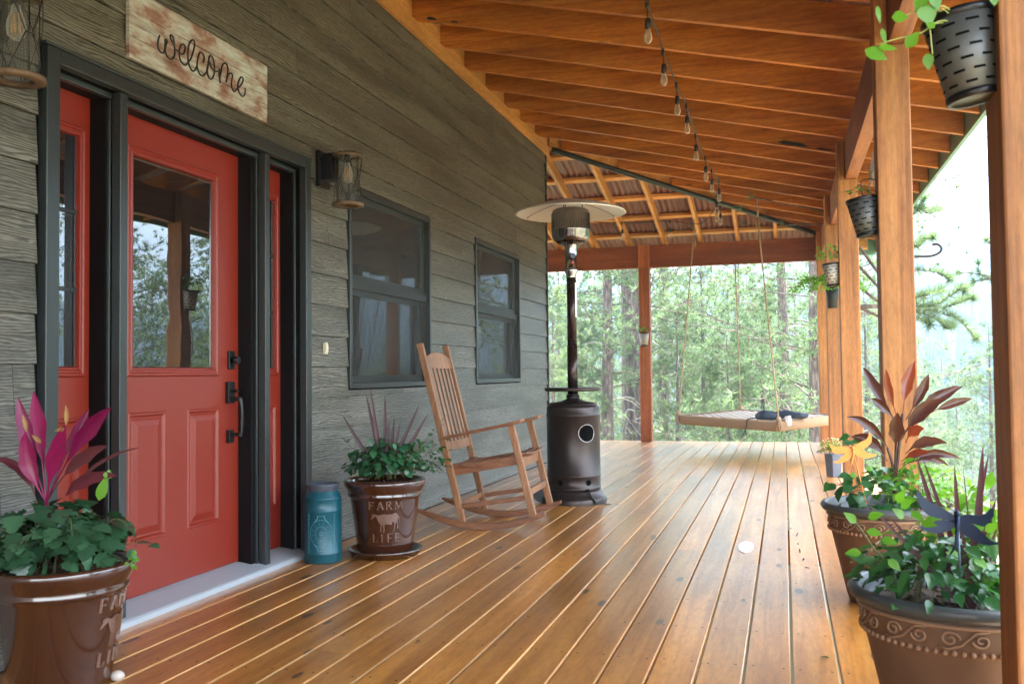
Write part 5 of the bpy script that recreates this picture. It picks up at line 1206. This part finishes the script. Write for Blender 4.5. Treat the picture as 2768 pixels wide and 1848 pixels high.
for px, dist, k, tz in ((1490,22,3,3.0),(1530,30,1,4.6),(1575,24,5,2.2),(1600,38,4,5.2),(1660,33,1,4.6),(1720,42,0,6.2),(1820,24,3,2.6),(1850,34,1,4.4),(1870,45,4,6),(1950,23,5,2.0),(1975,36,1,4.8),(2060,25,3,3.2),(2080,40,4,5.6),(2160,33,1,4.2),(2235,30,4,4.8),(2010,50,0,6.5),(1780,55,1,7),(1560,50,4,6.5),(1920,60,1,7),(2140,55,0,6.8),(1460,40,0,5.5),(1430,28,4,4.2)):
    place(k, *bear(px, dist), 1, 'hazy green pine crown among the crowns filling the far opening', G1, topz=tz)
for px, dist, k, tz in ((2320,26,1,3.6),(2350,38,4,4.0),(2410,30,3,2.6),(2455,48,1,1.6),(2500,60,0,2.2),(2540,75,1,3.0),(2590,55,3,1.2),(2570,35,5,-1.2),(2470,25,5,-.8),(2620,85,4,3),(2520,40,3,-.6),(2430,80,0,4)):
    place(k, *bear(px, dist), 1, 'pale hazy pine lower down the slope behind the planters', G2, topz=tz)
place(4, *bear(2665,21), 1, 'full yellow green pine between the second and the nearest post', G2, topz=2.0)
# mirrored in the glass: the slope on the open side
for az, dist, k, tz in ((17,22,1,6),(20,30,4,8),(23,20,3,3),(26,26,1,8),(30,24,4,9),(33,34,2,9),(35.5,19,1,9.5),(38,24,0,9),(42,30,4,3),(47,24,1,7),(52,30,0,8),(28,45,0,9),(62,25,4,8),(75,28,1,8),(90,26,4,8),(40,40,1,2),(36.5,17,4,8)):
    x = 2.5+dist*math.sin(R(az)); y = dist*math.cos(R(az)); place(k, x, y, 1, 'tall pine on the slope past the right edge, mirrored in the door glass', G2, topz=tz)
# the near big trunk by the corner post
tr, cr, dd_ = pine_mesh(42, 16, .235, .34, 3.2, 1.1, 16)
x, y = bear(2191, 20.5)
BT = thing('pine_tree', 'thickest pine trunk with scaly grey bark and bare curved branches beside the corner post', 'tree', (x, y, 0), G1)
for mb, nm, mt_ in ((tr,'trunk',BARK),(cr,'crown',NEEDLE),(dd_,'dead_branch',DEADW)):
    mb.v = [(a+x, b+y, c-7.5) for a, b, c in mb.v]; mb.build(nm, mt_, BT)
# near pine branch reaching in between the posts
tr = MB(); cr = MB(); rr = random.Random(12)
def tuft2(p, ax_, n_, L):
    for _ in range(n_):
        v = V((rr.gauss(0,1), rr.gauss(0,1), rr.gauss(0,1))).normalized(); d_ = (v+ax_.normalized()*.9).normalized()*L*rr.uniform(.7,1.1); s_ = d_.cross(V((rr.random()-.5,rr.random()-.5,rr.random()-.5))).normalized()*.0042
        cr.add([p-s_,p+s_,p+d_],[(0,1,2)])
kB = 300/588.
def Np(x, y, Yd): return proj_pt(2420+x*kB, 500+y*kB, Yd)
tx, ty = 2.95, 14.2
hub = Np(-60, 640, 11.5)
for pts in ([(60,470),(200,460),(280,500)],[(60,640),(200,640),(330,560),(360,560)],[(80,650),(250,680),(350,730),(425,810)],[(80,600),(180,580),(240,560)],[(60,660),(240,655),(340,620),(410,600)],[(60,660),(200,700),(270,760),(300,745)],[(60,690),(150,720),(180,740)],[(40,300),(110,330),(160,290),(200,280)],[(40,120),(120,140),(150,80)],[(90,160),(170,150),(220,135)]):
    P = spline([hub]+[Np(a, b, 11.5+rr.uniform(-.3,.3)) for a, b in pts], 5); tr.tube(P, [.012*(1-.8*i/len(P)) for i in range(len(P))], 5)
    for i in range(len(P)//3, len(P), 1): tuft2(P[i], P[i]-P[i-1]+V((0,0,.05)), 34, .15)
    tuft2(P[-1], P[-1]-P[-2], 70, .17)
for pts in ([(640,520),(500,485),(430,470),(345,465)],[(640,540),(520,500),(450,470),(440,420)],[(560,500),(480,500),(420,510)],[(560,330),(510,310),(490,295)]):
    P = spline([Np(a, b, 12.5) for a, b in pts], 5); tr.tube(P, [.018*(1-.8*i/len(P)) for i in range(len(P))], 5)
    for i in range(len(P)//3, len(P), 3): tuft2(P[i], P[i]-P[i-1], 26, .14)
    tuft2(P[-1], P[-1]-P[-2], 60, .16)
trunkx = hub+V((-.55, .1, 0)); zt = [V((trunkx.x, trunkx.y, -7.2)), V((trunkx.x+.05, trunkx.y, 0)), V((trunkx.x-.03, trunkx.y, 6)), V((trunkx.x, trunkx.y, 9))]
NB = thing('pine_tree', 'near pine with open needle tufts reaching out between the second and nearest posts', 'tree', (trunkx.x, trunkx.y, -7.2), G2)
tr.tube(spline(zt,4), [.15-.009*i for i in range(13)], 10); tr.tube(spline([trunkx+V((0,0,0)), hub],2), .026, 6)
for a in range(4): tr.tube([trunkx+V((0,0,1.2-a*.35)), hub+V((.0,0,.3-a*.15))], .018, 5)
for i in range(240):
    a = rr.uniform(0,6.28); z = rr.uniform(2.8, 9); q_ = rr.uniform(.3,1.5)*(1-(z-2.8)/8); p = V((trunkx.x-.2+q_*math.cos(a), trunkx.y+.3+q_*math.sin(a), z)); tuft2(p, V((math.cos(a),math.sin(a),.3)), 22, .16); 
    if i % 3 == 0: tr.tube([V((trunkx.x,trunkx.y,z-.1)), p], .01, 4)
tr.build('trunk', BARK, NB); cr.build('crown', NEEDLE, NB)

# distant forest on the hills, one mass
fm = MB(); rr = random.Random(99)
for i in range(5200):
    az = R(rr.uniform(-24, 62)); d_ = 95+650*rr.random()**1.2; x, y = 2.5+d_*math.sin(az), d_*math.cos(az); gz = ground_z(x, y); h_ = rr.uniform(8, 15)*(1.0 if d_ < 250 else 1.25); r_ = h_*rr.uniform(.16,.24); k = 5; ph = rr.uniform(0,6.28)
    for (za, zb_, ra) in ((.08,.5,1.),(.3,.78,.72),(.55,1.,.42)):
        vs = [(x,y,gz+h_*zb_)]+[(x+r_*ra*rr.uniform(.7,1.2)*math.cos(ph+2*PI*j/k), y+r_*ra*rr.uniform(.7,1.2)*math.sin(ph+2*PI*j/k), gz+h_*(za+rr.uniform(-.05,.05))) for j in range(k)]
        fm.add(vs, [(0,1+j,1+(j+1)%k) for j in range(k)])
tag(fm.build('distant_forest', leafmat('far_conifers', (.012,.030,.018), (.028,.055,.028), .8, .1, None, .05)), 'hazy conifer forest covering the far hillside', 'forest', kind='stuff')

# ------------------------------------------------------------------ haze
hz = MB(); hz.box(-900, 900, -30, 1000, -40, 140)
q = N('haze_air'); q.t.nodes.remove(q.b); pv = q.t.nodes.new('ShaderNodeVolumePrincipled'); pv.inputs['Color'].default_value = (.34,.48,.63,1); pv.inputs['Density'].default_value = .0018; pv.inputs['Anisotropy'].default_value = .35
q.l(pv.outputs[0], q.out.inputs['Volume']); ho = hz.build('haze', q.m); tag(ho, kind='stuff', label='pale blue haze in the valley air', cat='haze')
bpy.context.view_layer.update()
